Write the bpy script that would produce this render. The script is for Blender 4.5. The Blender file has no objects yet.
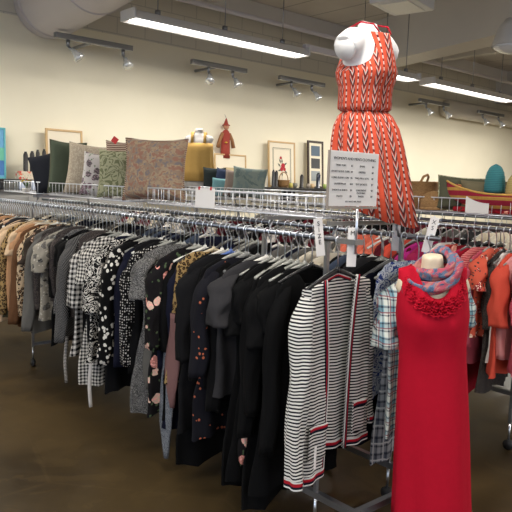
import bpy, bmesh, math, random
from mathutils import Vector, Matrix, noise
from math import sin, cos, pi, radians
R = random.Random(7)
SC = bpy.context.scene
COL = SC.collection

# ------------------------------------------------------------------ camera
F = 650.0; HZ = 184.0; ROLL = radians(2.0); EYE = Vector((0, 0, 1.6))
pitch = math.atan((256 - HZ) / F); yaw = radians(49)
fw0 = Vector((cos(yaw), sin(yaw), 0)); r0 = Vector((sin(yaw), -cos(yaw), 0)); up = Vector((0, 0, 1))
fwd = (fw0 * cos(pitch) - up * sin(pitch)).normalized(); u0 = (up * cos(pitch) + fw0 * sin(pitch)).normalized()
cr = r0 * cos(ROLL) + u0 * sin(ROLL); cu = -r0 * sin(ROLL) + u0 * cos(ROLL)
cam_d = bpy.data.cameras.new('camera'); cam = bpy.data.objects.new('camera', cam_d); COL.objects.link(cam)
M = Matrix.Identity(4)
for i in range(3):
    M[i][0] = cr[i]; M[i][1] = cu[i]; M[i][2] = -fwd[i]; M[i][3] = EYE[i]
cam.matrix_world = M
cam_d.sensor_width = 36; cam_d.lens = 36 * F / 512; cam_d.clip_start = .05
SC.camera = cam


# ------------------------------------------------------------------ helpers
def tag(o, label=None, cat=None, group=None, kind=None):
    if label: o['label'] = label
    if cat: o['category'] = cat
    if group: o['group'] = group
    if kind: o['kind'] = kind
    return o


class MB:
    """collects geometry for ONE mesh"""
    def __init__(s): s.v = []; s.f = []; s.m = []; s.uv = []
    def add(s, vs, fs, mi=0, uvs=None):
        b = len(s.v); s.v += [tuple(p) for p in vs]
        s.uv += (uvs if uvs else [(0, 0)] * len(vs))
        for f in fs: s.f.append([i + b for i in f]); s.m.append(mi)
        return s
    def box(s, x0, x1, y0, y1, z0, z1, mi=0, T=None):
        vs = [Vector((x, y, z)) for z in (z0, z1) for y in (y0, y1) for x in (x0, x1)]
        if T: vs = [T @ p for p in vs]
        return s.add(vs, [(0, 2, 3, 1), (4, 5, 7, 6), (0, 1, 5, 4), (2, 6, 7, 3), (0, 4, 6, 2), (1, 3, 7, 5)], mi)
    def tube(s, pts, r, n=8, mi=0, caps=True):
        pts = [Vector(p) for p in pts]; rs = r if isinstance(r, (list, tuple)) else [r] * len(pts)
        rings = []; prev = None
        for i, p in enumerate(pts):
            d = (pts[min(i + 1, len(pts) - 1)] - pts[max(i - 1, 0)]).normalized()
            if prev is None: a = d.orthogonal().normalized()
            else: a = (prev - d * prev.dot(d)).normalized()
            prev = a; b = d.cross(a)
            rings.append([p + (a * cos(2 * pi * k / n) + b * sin(2 * pi * k / n)) * rs[i] for k in range(n)])
        return s.loft(rings, caps, caps, mi)
    def loft(s, rings, cap0=False, cap1=False, mi=0, closed=True, uvs=None):
        n = len(rings[0]); vs = [p for r in rings for p in r]; fs = []
        for i in range(len(rings) - 1):
            for k in range(n if closed else n - 1):
                k2 = (k + 1) % n
                fs.append((i * n + k, i * n + k2, (i + 1) * n + k2, (i + 1) * n + k))
        if cap0: fs.append(tuple(range(n))[::-1])
        if cap1: fs.append(tuple((len(rings) - 1) * n + k for k in range(n)))
        return s.add(vs, fs, mi, uvs)
    def lathe(s, prof, c=(0, 0, 0), n=24, mi=0, cap=True):
        c = Vector(c)
        rings = [[c + Vector((r * cos(2 * pi * k / n), r * sin(2 * pi * k / n), z)) for k in range(n)] for r, z in prof]
        return s.loft(rings, cap, cap, mi)
    def mesh(s, name, mats, smooth=True):
        me = bpy.data.meshes.new(name); me.from_pydata(s.v, [], s.f)
        for m in (mats if isinstance(mats, (list, tuple)) else [mats]): me.materials.append(m)
        for p, mi in zip(me.polygons, s.m): p.material_index = mi; p.use_smooth = smooth
        uvl = me.uv_layers.new(name='UVMap')
        for l in me.loops: uvl.data[l.index].uv = s.uv[l.vertex_index]
        bm = bmesh.new(); bm.from_mesh(me); bmesh.ops.recalc_face_normals(bm, faces=bm.faces); bm.to_mesh(me); bm.free()
        return me
    def build(s, name, mats, parent=None, smooth=True, loc=None, rot=None):
        o = bpy.data.objects.new(name, s.mesh(name, mats, smooth)); COL.objects.link(o)
        if parent: o.parent = parent
        if loc: o.location = loc
        if rot: o.rotation_euler = rot
        return o


def empty(name, loc, rz=0, **k):
    o = bpy.data.objects.new(name, None); COL.objects.link(o); o.empty_display_size = .05
    o.location = loc; o.rotation_euler = (0, 0, rz); return tag(o, **k)


def bevel(o, w=.004, seg=2):
    m = o.modifiers.new('bevel', 'BEVEL'); m.width = w; m.segments = seg; m.limit_method = 'ANGLE'
    return o


def copy_tree(o, parent=None, mat_map=None):
    c = o.copy(); COL.objects.link(c); c.parent = parent
    for ch in list(o.children): copy_tree(ch, c)
    return c


def fuse(mb, voxel=.012, smooth=6):
    """voxel-remesh overlapping lofts into one continuous skin"""
    me = mb.mesh('tmp', [], True); o = bpy.data.objects.new('tmp', me); COL.objects.link(o)
    m = o.modifiers.new('r', 'REMESH'); m.mode = 'VOXEL'; m.voxel_size = voxel
    m2 = o.modifiers.new('s', 'SMOOTH'); m2.factor = .6; m2.iterations = smooth
    dg = bpy.context.evaluated_depsgraph_get(); r = bpy.data.meshes.new_from_object(o.evaluated_get(dg))
    bpy.data.objects.remove(o); bpy.data.meshes.remove(me)
    for p in r.polygons: p.use_smooth = True
    return r


def text_mesh(lines, mat, name, parent, ext=.0004):
    """lines: (text, x, z, size, align) laid in the XZ plane facing -Y"""
    out = MB()
    dg = None
    for t, x, z, size, al in lines:
        cu_ = bpy.data.curves.new('t', 'FONT'); cu_.body = t; cu_.size = size; cu_.align_x = al; cu_.extrude = ext
        o = bpy.data.objects.new('t', cu_); COL.objects.link(o)
        bpy.context.view_layer.update()
        dg = bpy.context.evaluated_depsgraph_get(); me = bpy.data.meshes.new_from_object(o.evaluated_get(dg))
        out.add([(x + v.co.x, -v.co.z, z + v.co.y) for v in me.vertices], [tuple(p.vertices) for p in me.polygons])
        bpy.data.objects.remove(o); bpy.data.curves.remove(cu_)
    return out.build(name, mat, parent, smooth=False)


# ------------------------------------------------------------------ materials
def lin(c):
    return tuple(((x / 255) / 12.92 if x / 255 <= .04045 else ((x / 255 + .055) / 1.055) ** 2.4) for x in c)


class NT:
    def __init__(s, name):
        s.mat = bpy.data.materials.new(name); s.mat.use_nodes = True; s.t = s.mat.node_tree; s.n = s.t.nodes; s.l = s.t.links
        s.b = s.n['Principled BSDF']
    def node(s, ty, **k):
        n = s.n.new(ty)
        for a, v in k.items(): setattr(n, a, v)
        return n
    def put(s, sock, v):
        if isinstance(v, bpy.types.NodeSocket): s.l.new(v, sock)
        elif isinstance(v, (tuple, list)) and len(v) == 3 and sock.type == 'RGBA': sock.default_value = (*v, 1)
        else: sock.default_value = v
    def m(s, op, a, b=0.0, c=None):
        n = s.node('ShaderNodeMath', operation=op); s.put(n.inputs[0], a); s.put(n.inputs[1], b)
        if c is not None: s.put(n.inputs[2], c)
        return n.outputs[0]
    def mix(s, f, a, b):
        n = s.node('ShaderNodeMix', data_type='RGBA'); s.put(n.inputs[0], f); s.put(n.inputs[6], a); s.put(n.inputs[7], b)
        return n.outputs[2]
    def obj(s, rnd=True):
        tc = s.node('ShaderNodeTexCoord')
        if not rnd: return tc.outputs['Object']
        oi = s.node('ShaderNodeObjectInfo'); a = s.node('ShaderNodeVectorMath', operation='ADD')
        sc_ = s.m('MULTIPLY', oi.outputs['Random'], 7.3)
        s.l.new(tc.outputs['Object'], a.inputs[0]); s.l.new(sc_, a.inputs[1]); return a.outputs[0]
    def uv(s): return s.node('ShaderNodeTexCoord').outputs['UV']
    def sep(s, v):
        n = s.node('ShaderNodeSeparateXYZ'); s.l.new(v, n.inputs[0]); return n.outputs
    def comb(s, x, y, z=0.0):
        n = s.node('ShaderNodeCombineXYZ'); s.put(n.inputs[0], x); s.put(n.inputs[1], y); s.put(n.inputs[2], z); return n.outputs[0]
    def noise(s, v, scale, detail=3, rough=.5, dist=0, out='Fac'):
        n = s.node('ShaderNodeTexNoise'); s.put(n.inputs['Vector'], v); n.inputs['Scale'].default_value = scale
        n.inputs['Detail'].default_value = detail; n.inputs['Roughness'].default_value = rough; n.inputs['Distortion'].default_value = dist
        return n.outputs[out]
    def vor(s, v, scale, feature='F1', rnd=1.0, out='Distance'):
        n = s.node('ShaderNodeTexVoronoi', feature=feature); s.put(n.inputs['Vector'], v); n.inputs['Scale'].default_value = scale
        n.inputs['Randomness'].default_value = rnd; return n.outputs[out]
    def lt(s, a, b): return s.m('LESS_THAN', a, b)
    def gt(s, a, b): return s.m('GREATER_THAN', a, b)
    def frac(s, a): return s.m('FRACT', a)
    def scale(s, v, xyz):
        n = s.node('ShaderNodeVectorMath', operation='MULTIPLY'); s.l.new(v, n.inputs[0]); n.inputs[1].default_value = xyz; return n.outputs[0]
    def bump(s, h, strength=.3, dist=.01):
        n = s.node('ShaderNodeBump'); n.inputs['Strength'].default_value = strength; n.inputs['Distance'].default_value = dist
        s.l.new(h, n.inputs['Height']); s.l.new(n.outputs[0], s.b.inputs['Normal'])
    def set(s, col=None, rough=.5, metal=0.0, sheen=0.0, spec=None):
        if col is not None: s.put(s.b.inputs['Base Color'], col)
        s.put(s.b.inputs['Roughness'], rough); s.b.inputs['Metallic'].default_value = metal
        s.b.inputs['Sheen Weight'].default_value = sheen
        if spec is not None: s.b.inputs['Specular IOR Level'].default_value = spec
        return s.mat


def plain(name, rgb, rough=.5, metal=0.0, var=.12, nscale=30, bump=.0):
    t = NT(name); c = lin(rgb); n = t.noise(t.obj(), nscale, 3)
    col = t.mix(t.m('MULTIPLY', n, var * 2), c, tuple(x * .6 for x in c))
    if bump: t.bump(n, bump, .004)
    return t.set(col, rough, metal)


def fabric(name, kind, c1, c2=(0, 0, 0), c3=(0, 0, 0), c4=(0, 0, 0), s=1.0, rough=.9, uv=False):
    t = NT('fabric_' + name); k1, k2, k3, k4 = [lin(c) for c in (c1, c2, c3, c4)]
    if uv:
        o = t.uv(); X, Y, Z = t.sep(o); sx, sz = X, Y; P = t.comb(sx, sz)
    else:
        o = t.obj(); X, Y, Z = t.sep(o); sx = t.m('SUBTRACT', X, Y); sz = Z; P = t.comb(sx, sz)
    wob = t.noise(P, 9, 2)
    wx = t.m('ADD', sx, t.m('MULTIPLY', wob, .012)); wz = t.m('ADD', sz, t.m('MULTIPLY', wob, .008 if kind == 'hstripe' else .02))
    if kind == 'solid': col = t.mix(t.m('MULTIPLY', t.noise(o, 40, 4), .5), k1, tuple(x * .72 for x in k1))
    elif kind == 'hstripe':
        col = t.mix(t.gt(t.frac(t.m('MULTIPLY', wz, 1 / (.0142 * s))), .52), k1, k2)
    elif kind == 'vstripe':
        col = t.mix(t.gt(t.frac(t.m('MULTIPLY', wx, 1 / (.012 * s))), .7), k1, k2)
    elif kind == 'dstripe':
        col = t.mix(t.gt(t.frac(t.m('MULTIPLY', t.m('ADD', wx, t.m('MULTIPLY', wz, .6)), 1 / (.01 * s))), .6), k1, k2)
    elif kind == 'gingham':
        a = t.gt(t.frac(t.m('MULTIPLY', wx, 1 / (.03 * s))), .5); b = t.gt(t.frac(t.m('MULTIPLY', wz, 1 / (.03 * s))), .5)
        f = t.m('MULTIPLY', t.m('ADD', a, b), .5)
        f = t.m('POWER', f, 1.4); col = t.mix(f, k1, k2)
    elif kind == 'plaid':
        a = t.gt(t.frac(t.m('MULTIPLY', wx, 1 / (.062 * s))), .55); b = t.gt(t.frac(t.m('MULTIPLY', wz, 1 / (.062 * s))), .55)
        c = t.mix(t.m('MULTIPLY', t.m('ADD', a, b), .5), k1, k2)
        la = t.lt(t.frac(t.m('MULTIPLY', t.m('ADD', wx, .012), 1 / (.031 * s))), .22); lb = t.lt(t.frac(t.m('MULTIPLY', t.m('ADD', wz, .01), 1 / (.031 * s))), .22)
        c = t.mix(t.m('MULTIPLY', t.m('ADD', la, lb), .6), c, k3)
        ha = t.lt(t.frac(t.m('MULTIPLY', t.m('ADD', wx, .03), 1 / (.062 * s))), .09); hb = t.lt(t.frac(t.m('MULTIPLY', t.m('ADD', wz, .03), 1 / (.062 * s))), .09)
        col = t.mix(t.m('MULTIPLY', t.m('MAXIMUM', ha, hb), .8), c, k4)
    elif kind == 'dots':
        col = t.mix(t.lt(t.vor(P, 34 / s, rnd=.35), .3), k1, k2)
    elif kind == 'blobs':
        col = t.mix(t.lt(t.vor(P, 30 / s, rnd=1), .36), k1, k2)
    elif kind == 'specks':
        q = t.vor(P, 45, out='Color'); col = t.mix(t.m('MULTIPLY', t.lt(t.vor(P, 45), .3), t.gt(t.sep(q)[1], .72)), k1, k2)
    elif kind == 'floral':
        n = t.noise(P, 14 / s, 2, out='Color'); q = t.node('ShaderNodeVectorMath', operation='MULTIPLY_ADD')
        t.l.new(n, q.inputs[0]); q.inputs[1].default_value = (.05 * s,) * 3; t.l.new(P, q.inputs[2]); Q = q.outputs[0]
        d = t.vor(Q, 11 / s); cc = t.vor(Q, 11 / s, out='Color'); sel = t.sep(cc)[0]
        petal = t.mix(t.gt(sel, .5), k2, k3); petal = t.mix(t.gt(t.noise(P, 60 / s, 2), .55), petal, tuple(min(1, x * 1.5 + .1) for x in k2))
        leafd = t.vor(Q, 24 / s); base = t.mix(t.lt(leafd, .24), k1, k4)
        col = t.mix(t.m('MULTIPLY', t.lt(d, .42), t.gt(sel, .22)), base, petal)
    elif kind == 'leopard':
        d = t.vor(P, 40 / s); n = t.noise(P, 70 / s, 2)
        ring = t.m('MULTIPLY', t.gt(d, .25), t.lt(d, .52)); col = t.mix(t.m('MULTIPLY', ring, t.gt(n, .42)), k1, k2)
        col = t.mix(t.lt(d, .25), col, k3)
    elif kind == 'tweed':
        n = t.noise(t.scale(o, (1, 1, .7)), 320 / s, 3, .8); col = t.mix(t.gt(n, .52), k1, k2); col = t.mix(t.m('MULTIPLY', t.gt(t.noise(o, 45, 3), .6), .5), col, k1)
    elif kind == 'damask':
        n = t.noise(P, 22 / s, 1, .4, 1.8); f = t.frac(t.m('MULTIPLY', n, 5)); col = t.mix(t.m('MULTIPLY', t.gt(f, .35), t.lt(f, .72)), k1, k2)
    elif kind == 'ikat':
        # vertical columns of chevrons between plain coral columns
        u = t.m('MULTIPLY', sx, 1 / (.080 * s)); fu = t.frac(u)
        tri = t.m('ABSOLUTE', t.m('SUBTRACT', fu, .3)); inz = t.lt(tri, .19)
        ph = t.frac(t.m('MULTIPLY', t.m('SUBTRACT', sz, t.m('MULTIPLY', tri, .20)), 1 / (.046 * s)))
        chev = t.mix(t.lt(ph, .46), k2, k3); chev = t.mix(t.gt(ph, .76), chev, k1)
        ln = t.lt(t.m('ABSOLUTE', t.m('SUBTRACT', fu, .76)), .05)
        dash = t.gt(t.frac(t.m('MULTIPLY', sz, 1 / .03)), .45); lc = t.mix(dash, k4, k2)
        side = t.lt(t.m('ABSOLUTE', t.m('SUBTRACT', tri, .2)), .012)
        col = t.mix(ln, k1, lc); col = t.mix(inz, col, chev); col = t.mix(side, col, k4)
        col = t.mix(t.m('MULTIPLY', t.noise(P, 35, 2), .35), col, k1)
    elif kind == 'watercolour':
        n1 = t.noise(P, 10 / s, 3, .6, .8); n2 = t.noise(P, 16 / s, 3, .6, .5)
        col = t.mix(t.gt(n1, .5), k1, k2); col = t.mix(t.gt(n2, .56), col, k3); col = t.mix(t.lt(n2, .41), col, k4)
    n = t.noise(t.scale(o, (18, 18, 3)) if not uv else t.scale(o, (18, 3, 18)), 1, 3); w = t.noise(o, 260, 2)
    t.bump(t.m('ADD', n, t.m('MULTIPLY', w, .12)), .35, .012)
    return t.set(col, rough, 0, 0, .12)


chrome = NT('chrome'); chrome = chrome.set(lin((226, 231, 240)), .28, 1.0)
rail_m = NT('rail_chrome'); rail_m = rail_m.set(lin((128, 131, 136)), .34, 1.0)
steel = plain('grey_steel', (150, 152, 156), .35, .85, .1)
darksteel = plain('dark_steel', (62, 64, 68), .4, .7, .1)
whitewire = plain('white_wire', (215, 217, 222), .3, .35, .05)
black_pl = plain('black_plastic', (22, 22, 24), .35)
white_pl = plain('white_plastic', (225, 222, 214), .35, 0, .06)
clear_pl = plain('clear_plastic', (186, 186, 178), .15, 0, .2)
clear_pl.node_tree.nodes['Principled BSDF'].inputs['Transmission Weight'].default_value = .25
grey_pl = plain('grey_plastic', (120, 120, 118), .3)
blue_pl = plain('blue_plastic', (84, 112, 178), .3)
cream_pl = plain('cream_plastic', (205, 190, 160), .35)
paper = plain('white_paper', (232, 228, 224), .7, 0, .04)
ink = plain('black_ink', (40, 38, 40), .7)
red_ink = plain('red_ink', (190, 40, 36), .6)
rubber = plain('rubber', (30, 30, 32), .6)
mann_white = plain('mannequin_white', (232, 230, 228), .45, 0, .04)
mann_cream = plain('mannequin_cream', (216, 200, 172), .5, 0, .06)
mann_grey = plain('mannequin_grey', (176, 172, 168), .6, 0, .06)
wood_light = plain('pale_wood', (206, 172, 122), .5, 0, .25, 14)
wood_dark = plain('dark_wood', (58, 42, 32), .5, 0, .3, 14)
black_wood = plain('black_wood', (28, 26, 26), .45)
wicker_m = NT('wicker'); _p = wicker_m.obj(False); _w = wicker_m.noise(wicker_m.scale(_p, (1, 1, 4)), 70, 3)
wicker_m.bump(_w, .8, .01); wicker_m = wicker_m.set(wicker_m.mix(_w, lin((92, 62, 34)), lin((196, 152, 98))), .8)
duct_m = plain('painted_duct', (214, 208, 210), .55, .0, .08, 3)


# ------------------------------------------------------------------ room
def wall_mat():
    t = NT('cream_wall'); o = t.obj(False); X, Y, Z = t.sep(o); n = t.noise(o, 2.5, 3)
    br = t.node('ShaderNodeTexBrick'); t.l.new(t.comb(t.m('ADD', X, Y), Z), br.inputs['Vector']); br.inputs['Scale'].default_value = 1
    br.inputs['Brick Width'].default_value = .4; br.inputs['Row Height'].default_value = .2; br.inputs['Mortar Size'].default_value = .006
    br.inputs['Color1'].default_value = (1, 1, 1, 1); br.inputs['Color2'].default_value = (1, 1, 1, 1); br.inputs['Mortar'].default_value = (0, 0, 0, 1)
    lo = t.gt(Z, 3.38)          # greyer block courses high on the wall
    c = t.mix(n, lin((240, 233, 210)), lin((234, 226, 202)))
    blk = t.mix(br.outputs['Color'], lin((186, 181, 168)), lin((212, 206, 190)))
    col = t.mix(lo, c, blk)
    t.bump(t.m('MULTIPLY', br.outputs['Color'], lo), .4, .01)
    return t.set(col, .75)


def floor_mat():
    t = NT('stained_concrete'); o = t.obj(False); n1 = t.noise(o, .8, 5, .6, .6); n2 = t.noise(o, 6, 4, .6)
    n3 = t.noise(o, 1.7, 4, .65, 1.2); c = t.mix(t.m('SUBTRACT', t.m('MULTIPLY', n1, 2.2), .6), lin((34, 27, 18)), lin((92, 74, 44))); c = t.mix(t.m('MULTIPLY', t.gt(n3, .56), .22), c, lin((104, 84, 52))); c = t.mix(t.m('MULTIPLY', n2, .5), c, lin((38, 30, 21)))
    v = t.vor(t.scale(o, (.5, .5, .5)), 1.1, 'DISTANCE_TO_EDGE'); crack = t.m('MULTIPLY', t.lt(t.m('ADD', v, t.m('MULTIPLY', n1, .02)), .014), .3)
    c = t.mix(t.m('MULTIPLY', crack, .35), c, lin((112, 92, 62)))
    t.bump(n2, .06, .01)
    return t.set(c, t.m('ADD', t.m('MULTIPLY', n1, .25), .22), 0, 0, .35)


def ceil_mat():
    t = NT('grey_ceiling'); o = t.obj(False); n = t.noise(o, 3, 3)
    X, Y, Z = t.sep(o); rib = t.lt(t.frac(t.m('MULTIPLY', X, 1 / .6)), .04)
    c = t.mix(n, lin((214, 208, 200)), lin((196, 190, 182))); c = t.mix(rib, c, lin((160, 156, 150)))
    return t.set(c, .8)


WY = 7.5; CZ = 4.15; XL = -4.0; XR = 19.0; YF = -4.5
wm = wall_mat()
def struct(name, mb, m, smooth=False):
    o = mb.build(name, m, None, smooth); tag(o, kind='structure'); return o
struct('floor', MB().box(XL, XR, YF, WY, -.1, 0), floor_mat())
struct('ceiling', MB().box(XL, XR, YF, WY, CZ, CZ + .1), ceil_mat())
struct('wall_back', MB().box(XL - .15, XR + .15, WY, WY + .15, 0, CZ), wm)
struct('wall_right', MB().box(XR, XR + .15, YF, WY, 0, CZ), wm)
# side wall and shop front with window openings
w = MB(); w.box(XL - .15, XL, YF, -2.6, 0, CZ).box(XL - .15, XL, 4.6, WY, 0, CZ).box(XL - .15, XL, -2.6, 4.6, 0, .5).box(XL - .15, XL, -2.6, 4.6, 3.0, CZ)
struct('wall_left', w, wm)
w = MB(); w.box(XL, -2, YF - .15, YF, 0, CZ).box(6, XR, YF - .15, YF, 0, CZ).box(-2, 6, YF - .15, YF, 0, .5).box(-2, 6, YF - .15, YF, 3.0, CZ)
struct('wall_front', w, wm)
gl = NT('window_glass'); tr = gl.node('ShaderNodeBsdfTransparent'); gs = gl.node('ShaderNodeBsdfGlossy'); gs.inputs['Roughness'].default_value = .02
mx = gl.node('ShaderNodeMixShader'); mx.inputs[0].default_value = .08; gl.l.new(tr.outputs[0], mx.inputs[1]); gl.l.new(gs.outputs[0], mx.inputs[2])
gl.l.new(mx.outputs[0], gl.n['Material Output'].inputs[0]); gl = gl.mat
alu = plain('aluminium', (170, 172, 174), .4, .8)
def window(name, axis, at, a0, a1, z0, z1, n):
    fr = MB(); e = empty(name, (0, 0, 0)); tag(e, kind='structure')
    def bx(mb, p0, p1, q0, q1, th):
        if axis == 'x': mb.box(at - .1, at - .1 + th, p0, p1, q0, q1)
        else: mb.box(p0, p1, at - .1, at - .1 + th, q0, q1)
    bx(fr, a0, a1, z0, z0 + .06, .06); bx(fr, a0, a1, z1 - .06, z1, .06)
    for i in range(n + 1):
        c = a0 + .03 + (a1 - a0 - .06) * i / n; bx(fr, c - .03, c + .03, z0 + .06, z1 - .06, .06)
    fr.build('window_frame', alu, e, False)
    for i in range(n):
        g = MB(); s_ = (a1 - a0 - .06) / n; c = a0 + .03 + s_ * i
        if axis == 'x': g.box(at - .075, at - .067, c + .03, c + s_ - .03, z0 + .06, z1 - .06)
        else: g.box(c + .03, c + s_ - .03, at - .075, at - .067, z0 + .06, z1 - .06)
        g.build('pane', gl, e, False)
window('window_1', 'x', XL, -2.6, 4.6, .5, 3.0, 4)
window('window_2', 'y', YF, -2, 6, .5, 3.0, 4)
bb = plain('grey_base', (120, 114, 106), .6)
struct('baseboard_back', MB().box(XL, XR, WY - .015, WY, 0, .1), bb)


# ------------------------------------------------------------------ ceiling services
glow = NT('lamp_glow'); glow.b.inputs['Emission Color'].default_value = (1, .95, .88, 1); glow.b.inputs['Emission Strength'].default_value = 7
glow.b.inputs['Base Color'].default_value = (1, 1, 1, 1); glow = glow.mat
lampwhite = plain('lamp_enamel', (214, 212, 210), .35, 0, .05)


def area(name, loc, sx, sy, power, col, rot=(0, 0, 0)):
    l = bpy.data.lights.new(name, 'AREA'); l.shape = 'RECTANGLE'; l.size = sx; l.size_y = sy; l.energy = power; l.color = col
    o = bpy.data.objects.new(name, l); COL.objects.link(o); o.location = loc; o.rotation_euler = rot; return o


LAMP_W = 76
def strip_light(x0, x1, y, z, label):
    e = empty('fluorescent_light', ((x0 + x1) / 2, y, z), label=label, cat='ceiling light', group='fluorescent strip lights under the ceiling')
    h = (x1 - x0) / 2
    m = MB()
    prof = [(-.13, -.045), (-.125, -.03), (-.07, .035), (-.045, .05), (.045, .05), (.07, .035), (.125, -.03), (.13, -.045)]
    rings = [[Vector((xx, py, pz)) for py, pz in prof] + [Vector((xx, py * .96, pz - .006)) for py, pz in prof[::-1]] for xx in (-h, h)]
    m.loft(rings, True, True); m.build('reflector', lampwhite, e, False)
    for s in (-.05, .05):
        MB().tube([(-h + .04, s, -.03), (h - .04, s, -.03)], .017, 10).build('tube', glow, e)
    for s in (-1, 1):
        MB().box(s * h - .012, s * h + .012, -.13, .13, -.05, .05).build('end_cap', lampwhite, e, False)
    for s in (-h * .72, 0.0, h * .72):
        mm = MB(); mm.tube([(s, 0, .05), (s, 0, CZ - z - .002)], .006, 6); mm.tube([(s, 0, .05), (s, 0, .1)], .03, 8); mm.build('hanger_rod', steel, e)
    area('lamp', ((x0 + x1) / 2, y, z - .055), x1 - x0 - .08, .18, LAMP_W * (x1 - x0) / 2.4, (1, .95, .87))
    return e
strip_light(3.26, 5.62, 5.75, 3.18, 'long lit fluorescent strip above the two-headed wall spotlights, near the fat duct')
strip_light(6.55, 7.85, 5.75, 3.18, 'short lit fluorescent strip mostly hidden behind the tall mannequin in orange dress')
strip_light(8.19, 10.6, 5.75, 3.18, 'long lit fluorescent strip beyond the grey ceiling beam, right of the tall mannequin')
strip_light(11.0, 13.4, 5.75, 3.18, 'fluorescent strip past the frame edge, last of the row along the cream wall')
strip_light(-.6, 1.8, 5.75, 3.18, 'fluorescent strip hidden past the fat duct at the row start')
for x0 in (-2.6, .6, 6.0, 9.3, 12.6):
    strip_light(x0, x0 + 2.4, 1.6, 3.35, 'added fluorescent strip in the middle row over the sales floor, out of view')  # unseen lamp row, added to light the sales floor
for x0 in (-1.5, 2.6, 7, 11.5):
    strip_light(x0, x0 + 2.4, -2.4, 3.35, 'added fluorescent strip in the shop-front row, out of view')  # second unseen row, added as light from behind the camera

# fat round duct
m = MB(); DX, DR, DZ = 3.19, .385, 3.57
N = 40
e = empty('air_duct', (DX, 6.4, DZ), label='fat round grey air duct at the upper corner running out from the wall', cat='duct')
pts = [(0, 1.096, 0), (0, 1.0, 0), (-.12, 0, 0), (-.27, -1.2, 0), (-.6, -3.6, 0), (-.95, -6.2, 0)]
m.tube(pts, DR, N, caps=False); m.build('duct_tube', duct_m, e)
for a, b in ((-.02, .92), (-.17, -.4), (-.36, -1.9)):
    mm = MB(); mm.tube([(a, b - .02, 0), (a, b + .02, 0)], DR + .01, N); mm.build('joint_band', duct_m, e)
# conduits along the wall row
e = empty('conduit', (6, 6.5, 3.6), label='thin grey conduit running along the wall above the strip lights', cat='pipe')
MB().tube([(-3, .1, .12), (10, .1, .12)], .03, 10).build('pipe', duct_m, e)
e = empty('conduit', (6, 5.75, 3.28), label='slim grey channel carrying the row of strip lights', cat='pipe')
MB().box(-.35, .72, -.03, .03, -.06, .01).build('channel', duct_m, e, False)
pale_pipe = plain('cream_pipe', (216, 208, 192), .7, 0, .05, 3)
e = empty('conduit', (10.6, 7.32, 3.0), label='fat pale pipe along the wall under the beam, low beside small spotlights', cat='pipe')
MB().tube([(.5, 0, .18), (7, 0, .18)], .16, 20).build('pipe', pale_pipe, e)
# beams
beam_m = plain('beam_paint', (214, 210, 204), .7, 0, .08, 3)
def beam(name, a, b, hw, z0, z1):
    a = Vector((*a, 0)); b = Vector((*b, 0)); d = (b - a).normalized(); n = Vector((-d.y, d.x, 0)) * hw
    vs = [p + s * n + Vector((0, 0, z)) for z in (z0, z1) for p in (a, b) for s in (-1, 1)]
    m = MB(); m.add(vs, [(0, 1, 3, 2), (4, 6, 7, 5), (0, 4, 5, 1), (2, 3, 7, 6), (0, 2, 6, 4), (1, 5, 7, 3)])
    return m.build(name, beam_m, None, False)
for i, (a, b) in enumerate([((8.5, 7.49), (6.86, 1.0)), ((13.4, 7.49), (12.6, -2.0))]):
    tag(beam('trim_%d' % (i + 1), a, b, .22, 3.5, CZ - .002), kind='structure')
tag(beam('trim_3', (XL + .1, 4.2), (18.9, 4.2), .09, 3.92, CZ - .002), kind='structure')
tag(beam('trim_4', (XL + .1, 7.35), (18.9, 7.35), .1, 3.96, CZ - .002), kind='structure')
tag(beam('trim_5', (5.3, 7.2), (5.3, -4.0), .08, 3.98, CZ - .002), kind='structure')
tag(beam('trim_6', (10.6, 7.2), (10.6, -4.0), .08, 3.98, CZ - .002), kind='structure')
# boxy unit and dome lamp
e = empty('ceiling_box', (5.32, 4.08, 3.42), radians(12), label='white boxy unit hanging from the ceiling above the tall mannequin', cat='ceiling unit')
o = bevel(MB().box(-.27, .27, -.22, .22, -.06, .2).build('housing', lampwhite, e, False), .012)
MB().box(-.2, .2, -.15, .15, -.068, -.061).build('bottom_panel', white_pl, e, False)
for s in (-.2, .2): MB().tube([(s, 0, .2), (s, 0, .728)], .008, 6).build('hanger_rod', steel, e)
e = empty('dome_lamp', (7.25, 3.95, 3.26), label='white dome lamp hanging from ceiling at the upper frame edge', cat='ceiling light')
MB().lathe([(.05, .34), (.1, .33), (.17, .24), (.215, .1), (.24, .03), (.24, .015), (.205, .1), (.16, .23), (.05, .3)], n=32).build('shade', lampwhite, e)
lens = NT('lamp_lens'); lens = lens.set((.8, .82, .85), .1); MB().lathe([(.235, .02), (.2, -.01), (.12, -.05), (0.01, -.07)], n=32).build('lens', lens, e)
MB().tube([(0, 0, .34), (0, 0, .888)], .012, 8).build('stem', steel, e)

# wall spotlights on short tracks
chrome_b = NT('chrome_bulb'); chrome_b = chrome_b.set((.75, .78, .8), .12, .6)
def track_light(x, y, z, L, label, heads):
    e = empty('track_light', (x, y, z), label=label, cat='spotlight', group='spotlight tracks high on the cream wall')
    bevel(MB().box(-L / 2, L / 2, -.03, .03, -.03, .03).build('track', steel, e, False), .006)
    MB().tube([(0, .03, 0), (0, WY - y - .002, 0)], .02, 8).build('bracket', steel, e)
    for hx, tilt in heads:
        m = MB(); m.tube([(hx, 0, -.03), (hx, 0, -.1)], .022, 10); m.tube([(hx, 0, -.1), (hx + .03 * tilt, -.04, -.14)], .014, 8)
        hd = m.build('spot_head', steel, e)
        a = Vector((hx + .03 * tilt, -.04, -.13)); b = a + Vector((.07 * tilt, -.05, -.1))
        m = MB(); d = b - a; m.tube([a, a + d * .45, a + d * .8, b], [.025, .035, .058, .062], 16); m.build('spot_bulb', chrome_b, hd)
    return e
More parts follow.
